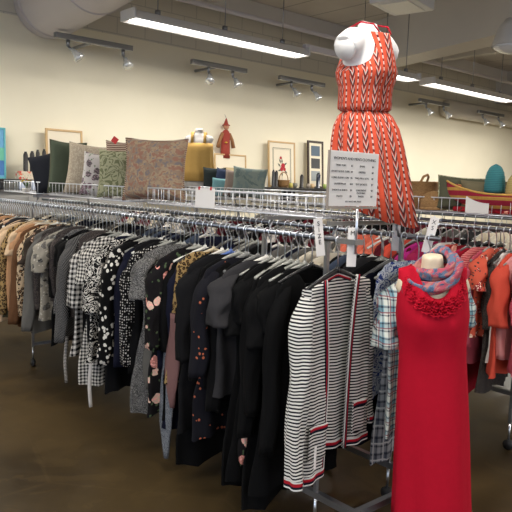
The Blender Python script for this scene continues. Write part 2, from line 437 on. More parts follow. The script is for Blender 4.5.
track_light(3.52, 6.95, 3.13, .95, 'spotlight track closest to the fat air duct', [(-.32, 1), (.36, .2)])
track_light(5.3, 6.95, 3.11, .9, 'spotlight track below the lit strip, second along from the duct', [(-.18, -.4), (.22, .3)])
track_light(6.82, 6.95, 3.11, .92, 'spotlight track just beside the tall mannequin shoulder', [(-.22, .5), (.2, .8)])
track_light(10.15, 6.95, 3.16, .9, 'spotlight track between the grey beam and the fat pale pipe', [(-.25, .5), (.3, .8)])
track_light(12.1, 6.95, 3.15, .95, 'small spotlight track below the fat pale pipe', [(-.3, .3), (.3, .4)])


# ------------------------------------------------------------------ garments
FAB = {}
def fb(k, *a, **kw): FAB[k] = fabric(k, *a, **kw); return FAB[k]
BLK = (11, 11, 12)
fb('black', 'solid', BLK); fb('soft_black', 'solid', (19, 19, 21)); fb('charcoal', 'solid', (50, 49, 51)); fb('navy', 'solid', (22, 24, 40))
fb('grey', 'solid', (96, 94, 90)); fb('tan', 'solid', (176, 134, 98)); fb('brown', 'solid', (96, 66, 44)); fb('beige', 'solid', (198, 170, 138))
fb('cream', 'solid', (212, 202, 182)); fb('mauve', 'solid', (124, 92, 90)); fb('olive', 'solid', (82, 80, 62)); fb('denim', 'solid', (70, 80, 98))
fb('tweed', 'tweed', (52, 52, 52), (136, 134, 132)); fb('heather', 'tweed', (80, 84, 90), (150, 154, 160))
fb('pinstripe', 'dstripe', (38, 38, 40), (118, 116, 114)); fb('gingham', 'gingham', (20, 20, 22), (214, 210, 202), s=.75)
fb('gingham_big', 'gingham', (20, 20, 22), (206, 202, 196), s=1.0)
fb('damask', 'damask', (18, 18, 20), (206, 202, 194)); fb('white_dots', 'dots', BLK, (176, 172, 168), s=.5); fb('white_blobs', 'blobs', BLK, (206, 202, 194), s=.85)
fb('pink_floral', 'floral', (20, 18, 20), (186, 122, 112), (206, 176, 158), (70, 84, 60), s=.75)
fb('leopard', 'leopard', (150, 124, 82), (34, 28, 22), (96, 68, 40), s=.7); fb('leopard_pale', 'leopard', (188, 164, 134), (38, 30, 26), (120, 90, 60), s=.85)
fb('grey_floral', 'floral', (146, 140, 128), (60, 58, 56), (94, 90, 84), (190, 184, 170), s=.55)
fb('confetti', 'specks', (22, 22, 28), (170, 92, 66), s=.35); fb('brown_floral', 'floral', (54, 46, 40), (150, 120, 96), (96, 72, 60), (80, 80, 60), s=.8)
fb('cardi', 'hstripe', (214, 212, 206), (24, 24, 30)); fb('thin_stripe', 'hstripe', (196, 190, 182), (30, 30, 36), s=.7)
fb('plaid', 'plaid', (206, 212, 204), (112, 152, 166), (44, 52, 70), (128, 60, 70)); fb('grey_plaid', 'plaid', (150, 152, 156), (82, 88, 100), (34, 38, 50), (190, 190, 190))
fb('blue_leaf', 'damask', (200, 206, 214), (52, 70, 130), s=.9)
fb('coral', 'solid', (214, 84, 66)); fb('hot_pink', 'solid', (196, 42, 84)); fb('rose', 'solid', (204, 92, 110)); fb('pale_pink', 'solid', (222, 150, 148))
fb('crimson', 'solid', (160, 26, 44)); fb('raspberry', 'solid', (150, 30, 74)); fb('salmon', 'solid', (226, 120, 96)); fb('sky', 'solid', (140, 160, 206)); fb('white', 'solid', (224, 218, 212))
fb('pink_stripe', 'hstripe', (226, 150, 144), (190, 56, 70), s=.8); fb('red_floral', 'floral', (150, 30, 40), (220, 150, 130), (210, 90, 90), (60, 60, 50), s=.8)
fb('dark_lace', 'tweed', (46, 42, 42), (92, 84, 80)); fb('magenta', 'solid', (168, 40, 120)); fb('maroon', 'solid', (84, 24, 34)); fb('royal', 'solid', (34, 54, 118))
fb('coral_print', 'floral', (216, 96, 74), (236, 190, 170), (170, 40, 50), (60, 60, 60), s=.7)


def body_mesh(L=.68, sh=.2, hem=.23, t=.022, neck=.085, seed=0, n=36, vneck=0.0, waist=None, fold=1.0, rows=22, ruffle=None):
    """hanging garment body, z=0 at the rail; shoulders follow a hanger"""
    m = MB(); r = random.Random(seed); ph = r.uniform(0, 6); ph2 = r.uniform(0, 6)
    prof = [(-.130, neck, .011), (-.144, neck + .04, .013), (-.163, sh * .82, .016), (-.178, sh * .96, .019), (-.198, sh * 1.03, .021), (-.228, sh * 1.05, t)]
    z0 = -.228; z1 = -.11 - L
    for i in range(1, rows + 1):
        f = i / rows; wd = sh * 1.05 + (hem - sh * 1.05) * f
        if waist: wd -= waist * math.exp(-((f - .42) / .22) ** 2)
        prof.append((z0 + (z1 - z0) * f, wd, t))
    rings = []
    for j, (z, wd, tt) in enumerate(prof):
        f = min(1, max(0, (-z - .13) / max(.1, L - .05))); ring = []
        for k in range(n):
            a = 2 * pi * k / n; c, s_ = cos(a), sin(a)
            x = wd * (abs(c) ** .75) * (1 if c >= 0 else -1)
            y = tt * (abs(s_) ** .7) * (1 if s_ >= 0 else -1)
            y += fold * .016 * f * sin(x * 26 + ph) + fold * .009 * f * sin(x * 61 + ph2 + z * 4)
            x += .012 * f * noise.noise(Vector((z * 5, seed, a)))
            x += .006 * sin(z * 16 + ph) * f
            y += .004 * noise.noise(Vector((x * 22, z * 14, seed)))
            zz = z
            if j < 5 and vneck and s_ < 0: zz -= vneck * max(0, 1 - abs(x) / (neck * 1.1)) ** 1.0 * (1 - j / 5)
            if j == len(prof) - 1: zz += .012 * sin(x * 20 + ph) + .008 * noise.noise(Vector((a * 2, seed, 3)))
            if ruffle and f > ruffle: y *= 1 + 1.0 * (f - ruffle)
            ring.append(Vector((x, y, zz)))
        rings.append(ring)
    m.loft(rings); return m


def sleeve_mesh(side, length=.55, r0=.07, r1=.05, out=.06, fwd_=-.02, seed=0, sh=.2, flat=.55, n=16, rows=16, puff=0.0, zt=-.186):
    m = MB(); r = random.Random(seed + 50); ph = r.uniform(0, 6); rings = []
    for j in range(rows + 1):
        f = j / rows
        ax = sh - .045 + .05 * min(1, f * 6) + out * f
        z = zt - .015 * min(1, f * 5) - length * f
        rr = r0 + (r1 - r0) * f + puff * sin(pi * f)
        if f < .12: rr *= .55 + .45 * (f / .12)
        ring = []
        for k in range(n):
            a = 2 * pi * k / n
            x = cos(a) * rr * (.62 if f > .05 else .7); y = sin(a) * rr * flat
            wob = .16 * sin(3 * a + ph + f * 5) + .1 * sin(5 * a - f * 9)
            x *= 1 + wob * min(1, f * 3); y *= 1 + wob * min(1, f * 3)
            ring.append(Vector((side * (ax + x) + .006 * sin(f * 8 + ph) * f, fwd_ * f + y + .005 * sin(f * 11 + ph), z + .35 * abs(x) * (1 - f) * (-1 if x > 0 else 1) * .5)))
        rings.append(ring)
    m.loft(rings, True, True); return m


STY = {  # L, shoulder, hem, sleeve length, r0, r1, out
    'long_top': dict(b=dict(L=.66, hem=.225), s=(.56, .074, .05, .035)),
    'cardigan': dict(b=dict(L=.74, hem=.235, vneck=.1), s=(.58, .078, .055, .045)),
    'short_top': dict(b=dict(L=.64, hem=.235), s=(.2, .082, .075, .045)),
    'tank': dict(b=dict(L=.66, sh=.17, hem=.235), s=None),
    'long_dress': dict(b=dict(L=.98, hem=.26, waist=.03), s=(.2, .078, .07, .03)),
    'short_dress': dict(b=dict(L=.86, hem=.26, waist=.03), s=(.42, .075, .055, .04)),
    'ruffled': dict(b=dict(L=.74, hem=.27), s=(.34, .078, .085, .045)),
    'jacket': dict(b=dict(L=.66, sh=.215, hem=.245, t=.026), s=(.57, .084, .06, .04)),
}
STY['wide_shirt'] = dict(b=dict(L=.78, sh=.235, hem=.27), s=(.25, .105, .10, .085))
NOUN = {'wide_shirt': ('plaid_shirt', 'shirt'), 'long_top': ('long_sleeved_shirt', 'long-sleeved top'), 'cardigan': ('cardigan', 'cardigan'), 'short_top': ('tee_shirt', 'short-sleeved top'),
        'tank': ('sleeveless_shirt', 'sleeveless top'), 'long_dress': ('long_dress', 'long dress'), 'short_dress': ('short_dress', 'dress'),
        'ruffled': ('blouse', 'loose blouse'), 'jacket': ('jacket', 'jacket')}
CAT = {'wide_shirt': 'shirt', 'long_top': 'top', 'cardigan': 'cardigan', 'short_top': 'top', 'tank': 'top', 'long_dress': 'dress', 'short_dress': 'dress', 'ruffled': 'blouse', 'jacket': 'jacket'}
_T = {}
def tmpl(style, v):
    k = (style, v)
    if k not in _T:
        st = STY[style]; mt = [FAB['black']]
        b = body_mesh(seed=v * 13 + len(style), **st['b']).mesh('body', mt); sl = []
        if st['s']:
            L_, a, b_, o_ = st['s']
            for side in (-1, 1): sl.append(sleeve_mesh(side, L_ * (1 + .08 * (v - 1)), a, b_, o_ + .015 * (v - 1), -.02 - .012 * v, v * 7 + side, st['b'].get('sh', .2)).mesh('sleeve', mt))
        _T[k] = (b, sl)
    return _T[k]


def link_mat(o, mt):
    o.material_slots[0].link = 'OBJECT'; o.material_slots[0].material = mt


def garment(style, fab, x, y, z, rz, v, label, group=None, parts=True, scale=(1, 1, 1)):
    b, sl = tmpl(style, v); nm = NOUN[style][0]; mt = FAB[fab]
    if parts and sl:
        e = empty(nm, (x, y, z), rz, label=label, cat=CAT[style], group=group); e.scale = scale
        o = bpy.data.objects.new('body', b); COL.objects.link(o); o.parent = e; link_mat(o, mt)
        for s_ in sl:
            o = bpy.data.objects.new('sleeve', s_); COL.objects.link(o); o.parent = e; link_mat(o, mt)
        return e
    if sl:
        k = (style, v, 'one')
        if k not in _T:
            mm = bpy.data.meshes.new('garment'); bm = bmesh.new()
            for q in [b] + sl: bm.from_mesh(q)
            bm.to_mesh(mm); bm.free(); _T[k] = mm
            if not mm.materials: mm.materials.append(mt)
        b = _T[k]
    o = bpy.data.objects.new(nm, b); COL.objects.link(o); o.location = (x, y, z); o.rotation_euler = (0, 0, rz); o.scale = scale
    link_mat(o, mt); return tag(o, label, CAT[style], group)


# hangers -----------------------------------------------------------
def hook_m():
    m = MB(); pts = []
    for k in range(0, 13):
        a = radians(-30 + 210 * k / 12); pts.append((.021 * cos(a), 0, -.003 + .021 * sin(a)))
    pts = [(p[0], p[1], p[2]) for p in pts]
    pts += [(-.016, 0, -.022), (-.004, 0, -.042), (0, 0, -.062), (0, 0, -.128)]
    return m.tube(pts, .0031, 6).mesh('hook', [chrome])
def arms_m(lower=True, w_=.2, h=.016, th=.0055):
    m = MB()
    for s in (-1, 1):
        rings = []
        for i in range(9):
            f = i / 8; x = s * (w_ * f); z = -.131 - .066 * f ** 1.15; hh = h * (1.1 - .55 * f)
            rings.append([Vector((x, y_, z + z_)) for y_, z_ in ((-th, -hh / 2), (th, -hh / 2), (th * 1.1, 0), (th, hh / 2), (-th, hh / 2), (-th * 1.1, 0))])
        m.loft(rings, True, True)
        if lower:
            m.tube([(s * w_ * .97, 0, -.199), (s * w_ * .6, 0, -.214), (0, 0, -.215)], .0035, 6)
    m.tube([(0, 0, -.116), (0, 0, -.144)], .009, 8)
    return m.mesh('arms', [clear_pl])
HOOK = hook_m(); ARMS = [arms_m(True), arms_m(False, .205, .022, .006), arms_m(True, .195, .013)]
HM = {'clear': clear_pl, 'white': white_pl, 'grey': grey_pl, 'black': black_pl, 'blue': blue_pl, 'cream': cream_pl}
def hanger(colour, x, y, z, rz, label, group, v=0):
    e = empty('clothes_hanger', (x, y, z), rz, label=label, cat='clothes hanger', group=group)
    o = bpy.data.objects.new('hook', HOOK); COL.objects.link(o); o.parent = e
    o = bpy.data.objects.new('arms', ARMS[v]); COL.objects.link(o); o.parent = e; link_mat(o, HM[colour])
    return e


# ------------------------------------------------------------------ racks
RZ = 1.372
ORD = ['first', 'second', 'third', 'fourth', 'fifth', 'sixth', 'seventh', 'eighth', 'ninth', 'tenth']
def rack(x1, x2, y0, y1, ups, label, foot=(), rear=0.0):
    e = empty('clothing_rack', ((x1 + x2) / 2, y0, 0), label=label, cat='clothing rack'); cx = (x1 + x2) / 2; h = (x2 - x1) / 2; L = y1 - y0
    for s in (-h, h): MB().tube([(s, -(rear if s > 0 else 0), RZ), (s, L, RZ)], .0125, 12).build('hang_rail', rail_m, e)
    for u in ups:
        for s in (-h, h):
            up_ = MB(); up_.box(s - .009, s + .009, u - y0 - .009, u - y0 + .009, .17, RZ - .0125); pa = up_.build('upright', steel, e, False)
            MB().tube([(s, u - y0, .06), (s, u - y0, .17)], .008, 8).build('stem', chrome, pa)
            c = MB(); c.tube([(s - .012, u - y0, .032), (s + .012, u - y0, .032)], .032, 16); c.build('caster', rubber, pa)
        if u != ups[0]: MB().box(-h, h, u - y0 - .012, u - y0 + .012, .18, .205).build('cross_bar', steel, e, False)
        MB().box(-h, h, u - y0 - .01, u - y0 + .01, RZ + .055, RZ + .075).build('shelf_bracket', steel, e, False)
    for s, ya, yb in foot:
        MB().box(s * h - .015, s * h + .015, ya - y0, yb - y0, .17, .2).build('foot_rail', steel, e, False)
    if len(foot) > 1: MB().box(-h - .015, h + .015, foot[0][1] - y0 - .03, foot[0][1] - y0, .17, .2).build('foot_end_bar', steel, e, False)
    for u in ups:
        for s in (-h + .05, h - .05):
            MB().tube([(s, u - y0, RZ + .055), (s * 1.1, u - y0, RZ)], .006, 6).build('brace', steel, e)
    return e


def basket(x0, x1, y0, y1, label, group):
    """low white wire tray between the rails"""
    L = y1 - y0; e = empty('wire_basket', ((x0 + x1) / 2, y0, RZ + .078), label=label, cat='wire basket', group=group); h = (x1 - x0) / 2
    H = .10; m = MB(); n = int(L / .062)
    for i in range(n + 1):
        y = L * i / n; m.tube([(-h, y, H), (-h, y, .004), (h, y, .004), (h, y, H)], .0022, 5)
    nx = 5
    for k in range(nx + 1):
        x = -h + 2 * h * k / nx; m.tube([(x, 0, 0), (x, L, 0)], .0022, 5)
    for k in range(1, 5):
        x = -h + 2 * h * k / 5
        for y in (0, L): m.tube([(x, y, 0), (x, y, H)], .0022, 5)
    m.build('wire_grid', whitewire, e)
    for zz in (H, H * .0):
        r = MB(); r.tube([(-h, 0, zz), (h, 0, zz), (h, L, zz), (-h, L, zz), (-h, 0, zz)], .0042, 6); r.build('rim_wire', whitewire, e)
    return e


def fill(xr, items, prefix, where, landmark0, side='x', parts=True, hang_group=None, ranks=True):
    """items: (y, style, fabric, colour words, landmark name or None, hanger colour, opts)"""
    last = landmark0; cnt = 0
    for y, style, fab, words, lm, hc, op in items:
        cnt += 1
        v = R.randrange(3); rz = op.get('rz', radians(R.uniform(-11, 9))); sc = op.get('scale', (R.uniform(.9, 1.1), R.uniform(.95, 1.2), R.uniform(.88, 1.12)))
        noun = NOUN[style][1]
        if lm: lab = f'{words} {noun} {where}'; hl = f'{hc} plastic hanger holding the {lm}'; last = lm; cnt = 0
        elif ranks:
            lab = f'{words} {noun}, {ORD[min(cnt - 1, 9)]} past the {last} {where}'; hl = f'{hc} plastic hanger, {ORD[min(cnt - 1, 9)]} past the {last} {where}'
        else: lab = f'{words} {noun} {where}'; hl = f'{hc} plastic hanger {where}'
        g = None if ranks else lab.replace(noun, noun + 's')
        dz = -R.uniform(0, .010)
        garment(style, fab, xr + op.get('dx', 0), y, RZ + dz, rz, op.get('v', v), lab, g or prefix, parts, sc)
        hanger(hc, xr, y, RZ, rz, hl, hang_group, R.randrange(3))


# near rack
G1a, G1b = 2.12, 2.66
rack(G1a, G1b, 1.86, 6.35, (1.96, 2.38, 5.27), 'near double-sided chrome clothing rack packed with black and striped clothes', ((-1, 1.74, 2.3), (1, 1.74, 2.3)), .12)
marks = [  # y, style, fabric, words, landmark, hanger
    (2.36, 'short_top', 'charcoal', 'charcoal grey', 'charcoal grey tee', 'white'),
    (2.50, 'short_dress', 'confetti', 'orange-speckled navy', 'orange-speckled dress', 'grey'),
    (2.64, 'short_dress', 'soft_black', 'blue-hangered black', 'blue-hangered black dress', 'blue'),
    (2.79, 'tank', 'leopard', 'tan leopard print', 'tan leopard print top', 'cream'),
    (2.93, 'short_dress', 'pink_floral', 'black with large pink flowers', 'pink-flowered dress', 'clear'),
    (3.07, 'long_dress', 'tweed', 'grey flecked knit', 'grey flecked dress', 'clear'),
    (3.21, 'long_top', 'white_dots', 'black with fine white dots', 'fine-dotted top', 'clear'),
    (3.45, 'long_top', 'white_blobs', 'black with bold white splotches', 'splotched top', 'clear'),
    (3.62, 'ruffled', 'damask', 'black and white scroll print', 'scroll print blouse', 'clear'),
    (3.72, 'long_dress', 'gingham', 'black and white checked', 'checked dress', 'white'),
    (3.83, 'ruffled', 'gingham_big', 'wide-checked black and white', 'wide-checked blouse', 'clear'),
    (4.05, 'long_top', 'pinstripe', 'grey diagonal-striped', 'diagonal-striped top', 'white'),
    (4.42, 'short_top', 'grey_floral', 'grey flowered', 'grey flowered tee', 'clear'),
    (4.58, 'cardigan', 'grey', 'plain mid-grey', 'mid-grey cardigan', 'cream'),
    (4.75, 'long_top', 'leopard_pale', 'pale leopard print', 'pale leopard top', 'clear'),
    (4.84, 'cardigan', 'brown', 'plain brown', 'brown cardigan', 'cream'),
    (4.96, 'long_top', 'tan', 'plain tan', 'tan top', 'cream'),
    (5.12, 'long_top', 'leopard', 'dark leopard print', 'dark leopard top', 'clear'),
    (5.24, 'jacket', 'beige', 'plain beige', 'beige jacket', 'cream'),
]
items = []; y = 2.05; mi = 0
DARK = [('black', 'plain black'), ('soft_black', 'faded black'), ('black', 'plain black'), ('navy', 'plain navy'), ('black', 'plain black')]
MIDS = [('black', 'plain black'), ('charcoal', 'dark grey'), ('tweed', 'grey flecked'), ('soft_black', 'faded black'), ('dark_lace', 'dark lacy')]
TANS = [('tan', 'plain tan'), ('brown_floral', 'brown flowered'), ('cream', 'plain cream'), ('beige', 'plain beige'), ('olive', 'olive grey'), ('charcoal', 'dark grey')]
while y < 6.2:
    if mi < len(marks) and y >= marks[mi][0] - .025:
        a = marks[mi]; items.append((a[0] if a[0] > y - .03 else y, a[1], a[2], a[3], a[4], a[5], dict(scale=(1.12, 1.45, 1.06 if a[1] != 'long_dress' else .98), v=1 + mi % 2, dx=-.03, rz=radians(-4)))); mi += 1
    else:
        pal = DARK if y < 3.9 else (MIDS if y < 4.6 else TANS); f, wds = R.choice(pal)
        st = R.choice(['long_top', 'short_top', 'long_top', 'tank', 'cardigan', 'short_dress', 'long_dress'] if y < 3.4 else ['long_top', 'short_top', 'cardigan', 'tank', 'long_top', 'short_dress'])
        if y < 2.3: f, wds = 'black', 'plain black'
        if y < 2.6: st = R.choice(['long_dress', 'cardigan', 'long_dress'])
        items.append((y, st, f, wds, None, R.choice(['clear', 'clear', 'grey', 'white', 'clear', 'black']), dict(scale=(R.uniform(1, 1.1), 1, R.uniform(1.0, 1.16))) if y < 3.2 else {}))
    y += R.uniform(.044, .054)
fill(G1a, items, 'clothes on the front rail of the near rack', 'on the near front rail', 'striped cardigan', hang_group='hangers on the front rail of the near rack')

items = []; y = 2.08
while y < 6.2:
    f, wds = R.choice([('black', 'black'), ('charcoal', 'dark grey'), ('navy', 'navy'), ('denim', 'denim blue'), ('grey', 'grey'), ('cream', 'cream')])
    items.append((y, R.choice(['long_top', 'short_top', 'cardigan']), f, wds, None, R.choice(['clear', 'clear', 'grey', 'white']), {})); y += R.uniform(.055, .07)
fill(G1b, items, None, 'on the near rack rear rail, only its shoulders showing', '', parts=False, hang_group='hangers on the rear rail of the near rack', ranks=False)

BX0, BX1 = 2.26, 2.52
basket(BX0, BX1, 2.12, 3.70, 'empty wire tray on the near rack between price sign and big floral cushion', 'wire trays on top of the racks')
basket(BX0, BX1, 3.98, 5.26, 'wire tray on the near rack holding the row of cushions', 'wire trays on top of the racks')

# second rack
G2a, G2b = 3.80, 4.34
rack(G2a, G2b, 1.5, 6.6, (1.9, 3.6, 5.3), 'second double-sided chrome rack hung with pink and red clothes', ((1, 1.5, 6.6),))
pinks = [
    (1.66, 'short_top', 'coral', 'plain coral', None, 'clear'), (1.72, 'short_top', 'pale_pink', 'pale pink', None, 'clear'), (1.78, 'long_top', 'rose', 'plain rose', None, 'clear'),
    (1.84, 'ruffled', 'rose', 'flared rose pink', 'flared rose pink blouse', 'clear'), (1.90, 'long_top', 'pale_pink', 'pale pink', 'pale pink long-sleeved top', 'clear'),
    (1.95, 'ruffled', 'coral', 'flared coral', 'flared coral blouse', 'clear'), (1.99, 'tank', 'white', 'plain white', 'white sleeveless top', 'grey'), (2.03, 'short_dress', 'dark_lace', 'dark lacy', 'dark lacy dress', 'black', (.84, 1, 1.02)),
    (2.08, 'short_top', 'coral_print', 'coral flowered', 'coral flowered top', 'clear'), (2.13, 'cardigan', 'rose', 'deep rose', 'deep rose cardigan', 'clear'),
    (2.18, 'long_top', 'pink_stripe', 'pink and red striped', 'pink striped top', 'clear'), (2.23, 'long_dress', 'crimson', 'plain crimson', 'crimson dress', 'clear'),
    (2.28, 'cardigan', 'hot_pink', 'hot pink', 'hot pink cardigan', 'grey'), (2.34, 'short_top', 'red_floral', 'red flowered', 'red flowered tee', 'grey'),
    (2.39, 'long_top', 'coral', 'bright coral', 'bright coral top', 'grey'), (2.44, 'long_top', 'white', 'plain white', 'white long-sleeved top', 'clear'),
    (2.49, 'cardigan', 'sky', 'light blue', 'light blue cardigan', 'grey'), (2.54, 'short_top', 'raspberry', 'raspberry', 'raspberry tee', 'grey'), (2.59, 'short_top', 'magenta', 'magenta', 'magenta tee', 'grey'),
    (2.64, 'jacket', 'maroon', 'dark maroon', 'maroon jacket', 'black')]
items = [(a[0], a[1], a[2], a[3], a[4], a[5], dict(scale=a[6]) if len(a) > 6 else {}) for a in pinks]; y = 2.70
while y < 6.5:
    f, wds = R.choice([('coral', 'coral'), ('salmon', 'salmon pink'), ('maroon', 'maroon'), ('rose', 'rose pink'), ('pale_pink', 'pale pink')] if y < 3.2 else [('cream', 'cream'), ('grey', 'grey'), ('charcoal', 'dark grey'), ('white', 'white'), ('black', 'black'), ('maroon', 'maroon')])
    items.append((y, R.choice(['long_top', 'short_top', 'cardigan', 'tank']), f, wds, None, R.choice(['clear', 'clear', 'grey', 'white']), {})); y += R.uniform(.065, .08)
near = [i for i in items if i[0] < 3.3]; far = [i for i in items if i[0] >= 3.3]
fill(G2a, near, 'pink and red clothes on the second rack', 'on the pink rack', 'rack end', hang_group='hangers on the front rail of the pink rack')
fill(G2a, far, None, 'deep inside the pink rack, only its shoulders showing', '', parts=False, hang_group='hangers deep inside the pink rack', ranks=False)
items = []; y = 1.65
while y < 6.4:
    f, wds = R.choice([('maroon', 'maroon'), ('charcoal', 'dark grey'), ('cream', 'cream'), ('black', 'black')])
    items.append((y, R.choice(['long_top', 'short_top', 'tank']), f, wds, None, R.choice(['clear', 'clear', 'grey']), {})); y += R.uniform(.085, .11)
fill(G2b, items, None, 'on the pink rack rear rail, mostly hidden', '', parts=False, hang_group='hangers on the rear rail of the pink rack', ranks=False)
CX0, CX1 = 3.94, 4.20
basket(CX0, CX1, 1.7, 3.6, 'wire tray on the pink rack holding the striped boat-shaped basket', 'wire trays on top of the racks')
basket(CX0, CX1, 3.7, 5.0, 'empty wire tray on the pink rack seen behind the price sign', 'wire trays on top of the racks')
basket(CX0, CX1, 5.1, 6.4, 'wire tray on the pink rack under the yellow-dressed bust', 'wire trays on top of the racks')

# third rack, mostly hidden
G3a, G3b = 5.45, 5.98
rack(G3a, G3b, 2.0, 6.4, (2.6, 4.2, 5.9), 'third chrome rack, mostly hidden behind the pink rack')
for gx, nm in ((G3a, 'front'), (G3b, 'rear')):
    items = []; y = 2.1
    while y < 6.2:
        f, wds = R.choice([('charcoal', 'dark grey'), ('cream', 'cream'), ('black', 'black'), ('maroon', 'maroon'), ('grey', 'grey')])
        items.append((y, R.choice(['long_top', 'short_top']), f, wds, None, R.choice(['clear', 'white', 'grey']), {})); y += R.uniform(.11, .13)
    fill(gx, items, None, f'on the third rack {nm} rail, mostly hidden', '', parts=False, hang_group=f'hangers on the {nm} rail of the third rack', ranks=False)


# ------------------------------------------------------------------ hero clothes at the rack end
def ribbon(mb, edge, dirs, widths, th=.004, yoff=-.003):
    """parallel coloured bands along an edge polyline; dirs: inward vectors"""
    acc = 0
    for mi_, w_ in widths:
        r0_ = [p + d * acc for p, d in zip(edge, dirs)]; r1_ = [p + d * (acc + w_) for p, d in zip(edge, dirs)]
        o = Vector((0, yoff, 0)); q = Vector((0, yoff - th, 0))
        mb.loft([[a + o, b + o, b + q, a + q] for a, b in zip(r0_, r1_)], True, True, mi_); acc += w_


def striped_cardigan():
    e = empty('striped_cardigan', (2.10, 1.875, RZ - .03), radians(6), label='black and white striped open cardigan with red-trimmed edges at the rack end', cat='cardigan')
    cd = FAB['cardi']; navy = FAB['navy']; redm = fabric('trim_red', 'solid', (170, 30, 44)); wh = fabric('trim_white', 'solid', (222, 220, 216))
    trims = [wh, navy, redm]
    zb = -.95
    def sheet(xa, xb, ztop, zbot, yb, rows=30, cols=14, wave=1.0, seed=0):
        rings = []
        for j in range(rows + 1):
            f = j / rows; row = []
            for k in range(cols + 1):
                g = k / cols; x = xa(f) + (xb(f) - xa(f)) * g
                zt = ztop(x); zz = zt + (zbot - zt) * f
                y_ = yb + wave * (.012 * sin(x * 30 + seed + f) + .007 * sin(x * 63 + seed * 2)) * min(1, f * 1.5 + .15)
                row.append(Vector((x, y_, zz + .012 * f * sin(x * 9 + seed))))
            rings.append(row)
        return rings
    sh = lambda x: -.098 - .28 * abs(x) - (.0 if abs(x) < .2 else .4 * (abs(x) - .2))
    # back
    rb = sheet(lambda f: -.21 - .02 * f, lambda f: .21 + .02 * f, lambda x: sh(x) - .012, zb + .02, .02, seed=1, cols=26)
    m = MB(); m.loft(rb, closed=False); o = m.build('back_panel', cd, e); o.modifiers.new('s', 'SOLIDIFY').thickness = .003
    # fronts
    rl = sheet(lambda f: -.215 - .02 * f, lambda f: -.125 + .045 * min(1, f * 1.6), lambda x: sh(x) + .004, zb - .05, -.035, seed=2.2)
    m = MB(); m.loft(rl, closed=False); ol = m.build('front_panel', cd, e); ol.modifiers.new('s', 'SOLIDIFY').thickness = .003
    rr = sheet(lambda f: .105 - .03 * min(1, f * 2.2), lambda f: .215 + .02 * f, lambda x: sh(x) + .004, zb + .045, -.03, seed=4)
    m = MB(); m.loft(rr, closed=False); orr = m.build('front_panel', cd, e); orr.modifiers.new('s', 'SOLIDIFY').thickness = .003
    # edge bands
    for rows, idx, sgn, par in ((rl, -1, -1, ol), (rr, 0, 1, orr)):
        edge = [r[idx] for r in rows]; m = MB(); ribbon(m, edge, [Vector((sgn, 0, 0))] * len(edge), [(0, .006), (1, .006), (2, .007), (1, .005)])
        m.build('edge_band', trims, par)
    for rows, par, ya in ((rl, ol, -.004), (rr, orr, -.004), (rb, e, -.004)):
        edge = rows[-1]; m = MB(); ribbon(m, edge, [Vector((0, 0, 1))] * len(edge), [(0, .006), (1, .01), (2, .013), (0, .006)], yoff=ya); m.build('hem_band', trims, par)
    edge = [Vector((x, .005, sh(x) - .012)) for x in [-.125 + .23 * k / 12 for k in range(13)]]
    m = MB(); ribbon(m, edge, [Vector((0, 0, -1))] * 13, [(0, .006), (2, .008), (1, .005)]); m.build('neck_band', trims, e)
    # side gussets keep fronts and back together
    for rf, bi, fi in ((rl, 0, 0), (rr, -1, -1)):
        m = MB(); m.loft([[a[fi], (a[fi] + b[bi]) / 2 + Vector((.012 if bi else -.012, 0, 0)), b[bi]] for a, b in zip(rf, rb)], closed=False)
        m.build('side_seam', cd, e)
    # sleeves
    for side, L_, par in ((-1, .78, e), (1, .66, e)):
        s_ = sleeve_mesh(side, L_, .076 if side < 0 else .07, .056, .075 if side < 0 else .045, -.05 if side < 0 else 0, 3 + side, .225, flat=.66 if side < 0 else .6, n=24, rows=40, zt=-.168)
        so = s_.build('sleeve', cd, par)
        vs = s_.v; n = 24; ring = [Vector(p) for p in vs[40 * n:41 * n]]
        m = MB()
        c = sum(ring, Vector()) / n; up_ = 0
        for mi_, w_ in ((0, .007), (1, .01), (2, .014), (0, .007)):
            m.loft([[c + (p - c) * 1.04 + Vector((0, 0, up_ - .004)) for p in ring], [c + (p - c) * 1.04 + Vector((0, 0, up_ + w_ - .004)) for p in ring]], mi=mi_); up_ += w_
        m.build('cuff', trims, so)
    # patch pockets
    for rows, xa, xb, zt, par in ((rl, -.215, -.10, -.74, ol), (rr, .10, .20, -.70, orr)):
        g = MB(); gr = []
        for j in range(9):
            z = zt - .15 * j / 8; gr.append([Vector((xa + (xb - xa) * k / 6, (-.054 if par is ol else -.05) + .004 * sin(k), z)) for k in range(7)])
        g.loft(gr, closed=False); po = g.build('pocket', cd, par); po.modifiers.new('s', 'SOLIDIFY').thickness = .004
        m = MB(); ribbon(m, gr[0], [Vector((0, 0, -1))] * 7, [(0, .006), (2, .012), (1, .01)]); m.build('pocket_band', trims, po)
    t = MB(); t.box(-.085, -.055, .003, .006, -.165, -.125); tg = t.build('price_tag', fabric('tag_pink', 'solid', (226, 178, 176)), e, False)
    MB().tube([(-.07, .004, -.125), (-.07, .006, -.112)], .001, 4).build('tag_string', paper, tg)
    t = MB(); t.box(-.235, -.222, -.10, -.098, -.90, -.80); t.build('size_strip', paper, e, False)
    hanger('black', 2.10, 1.875, RZ, radians(6), 'black plastic hanger holding the striped cardigan', None, 1)
striped_cardigan()

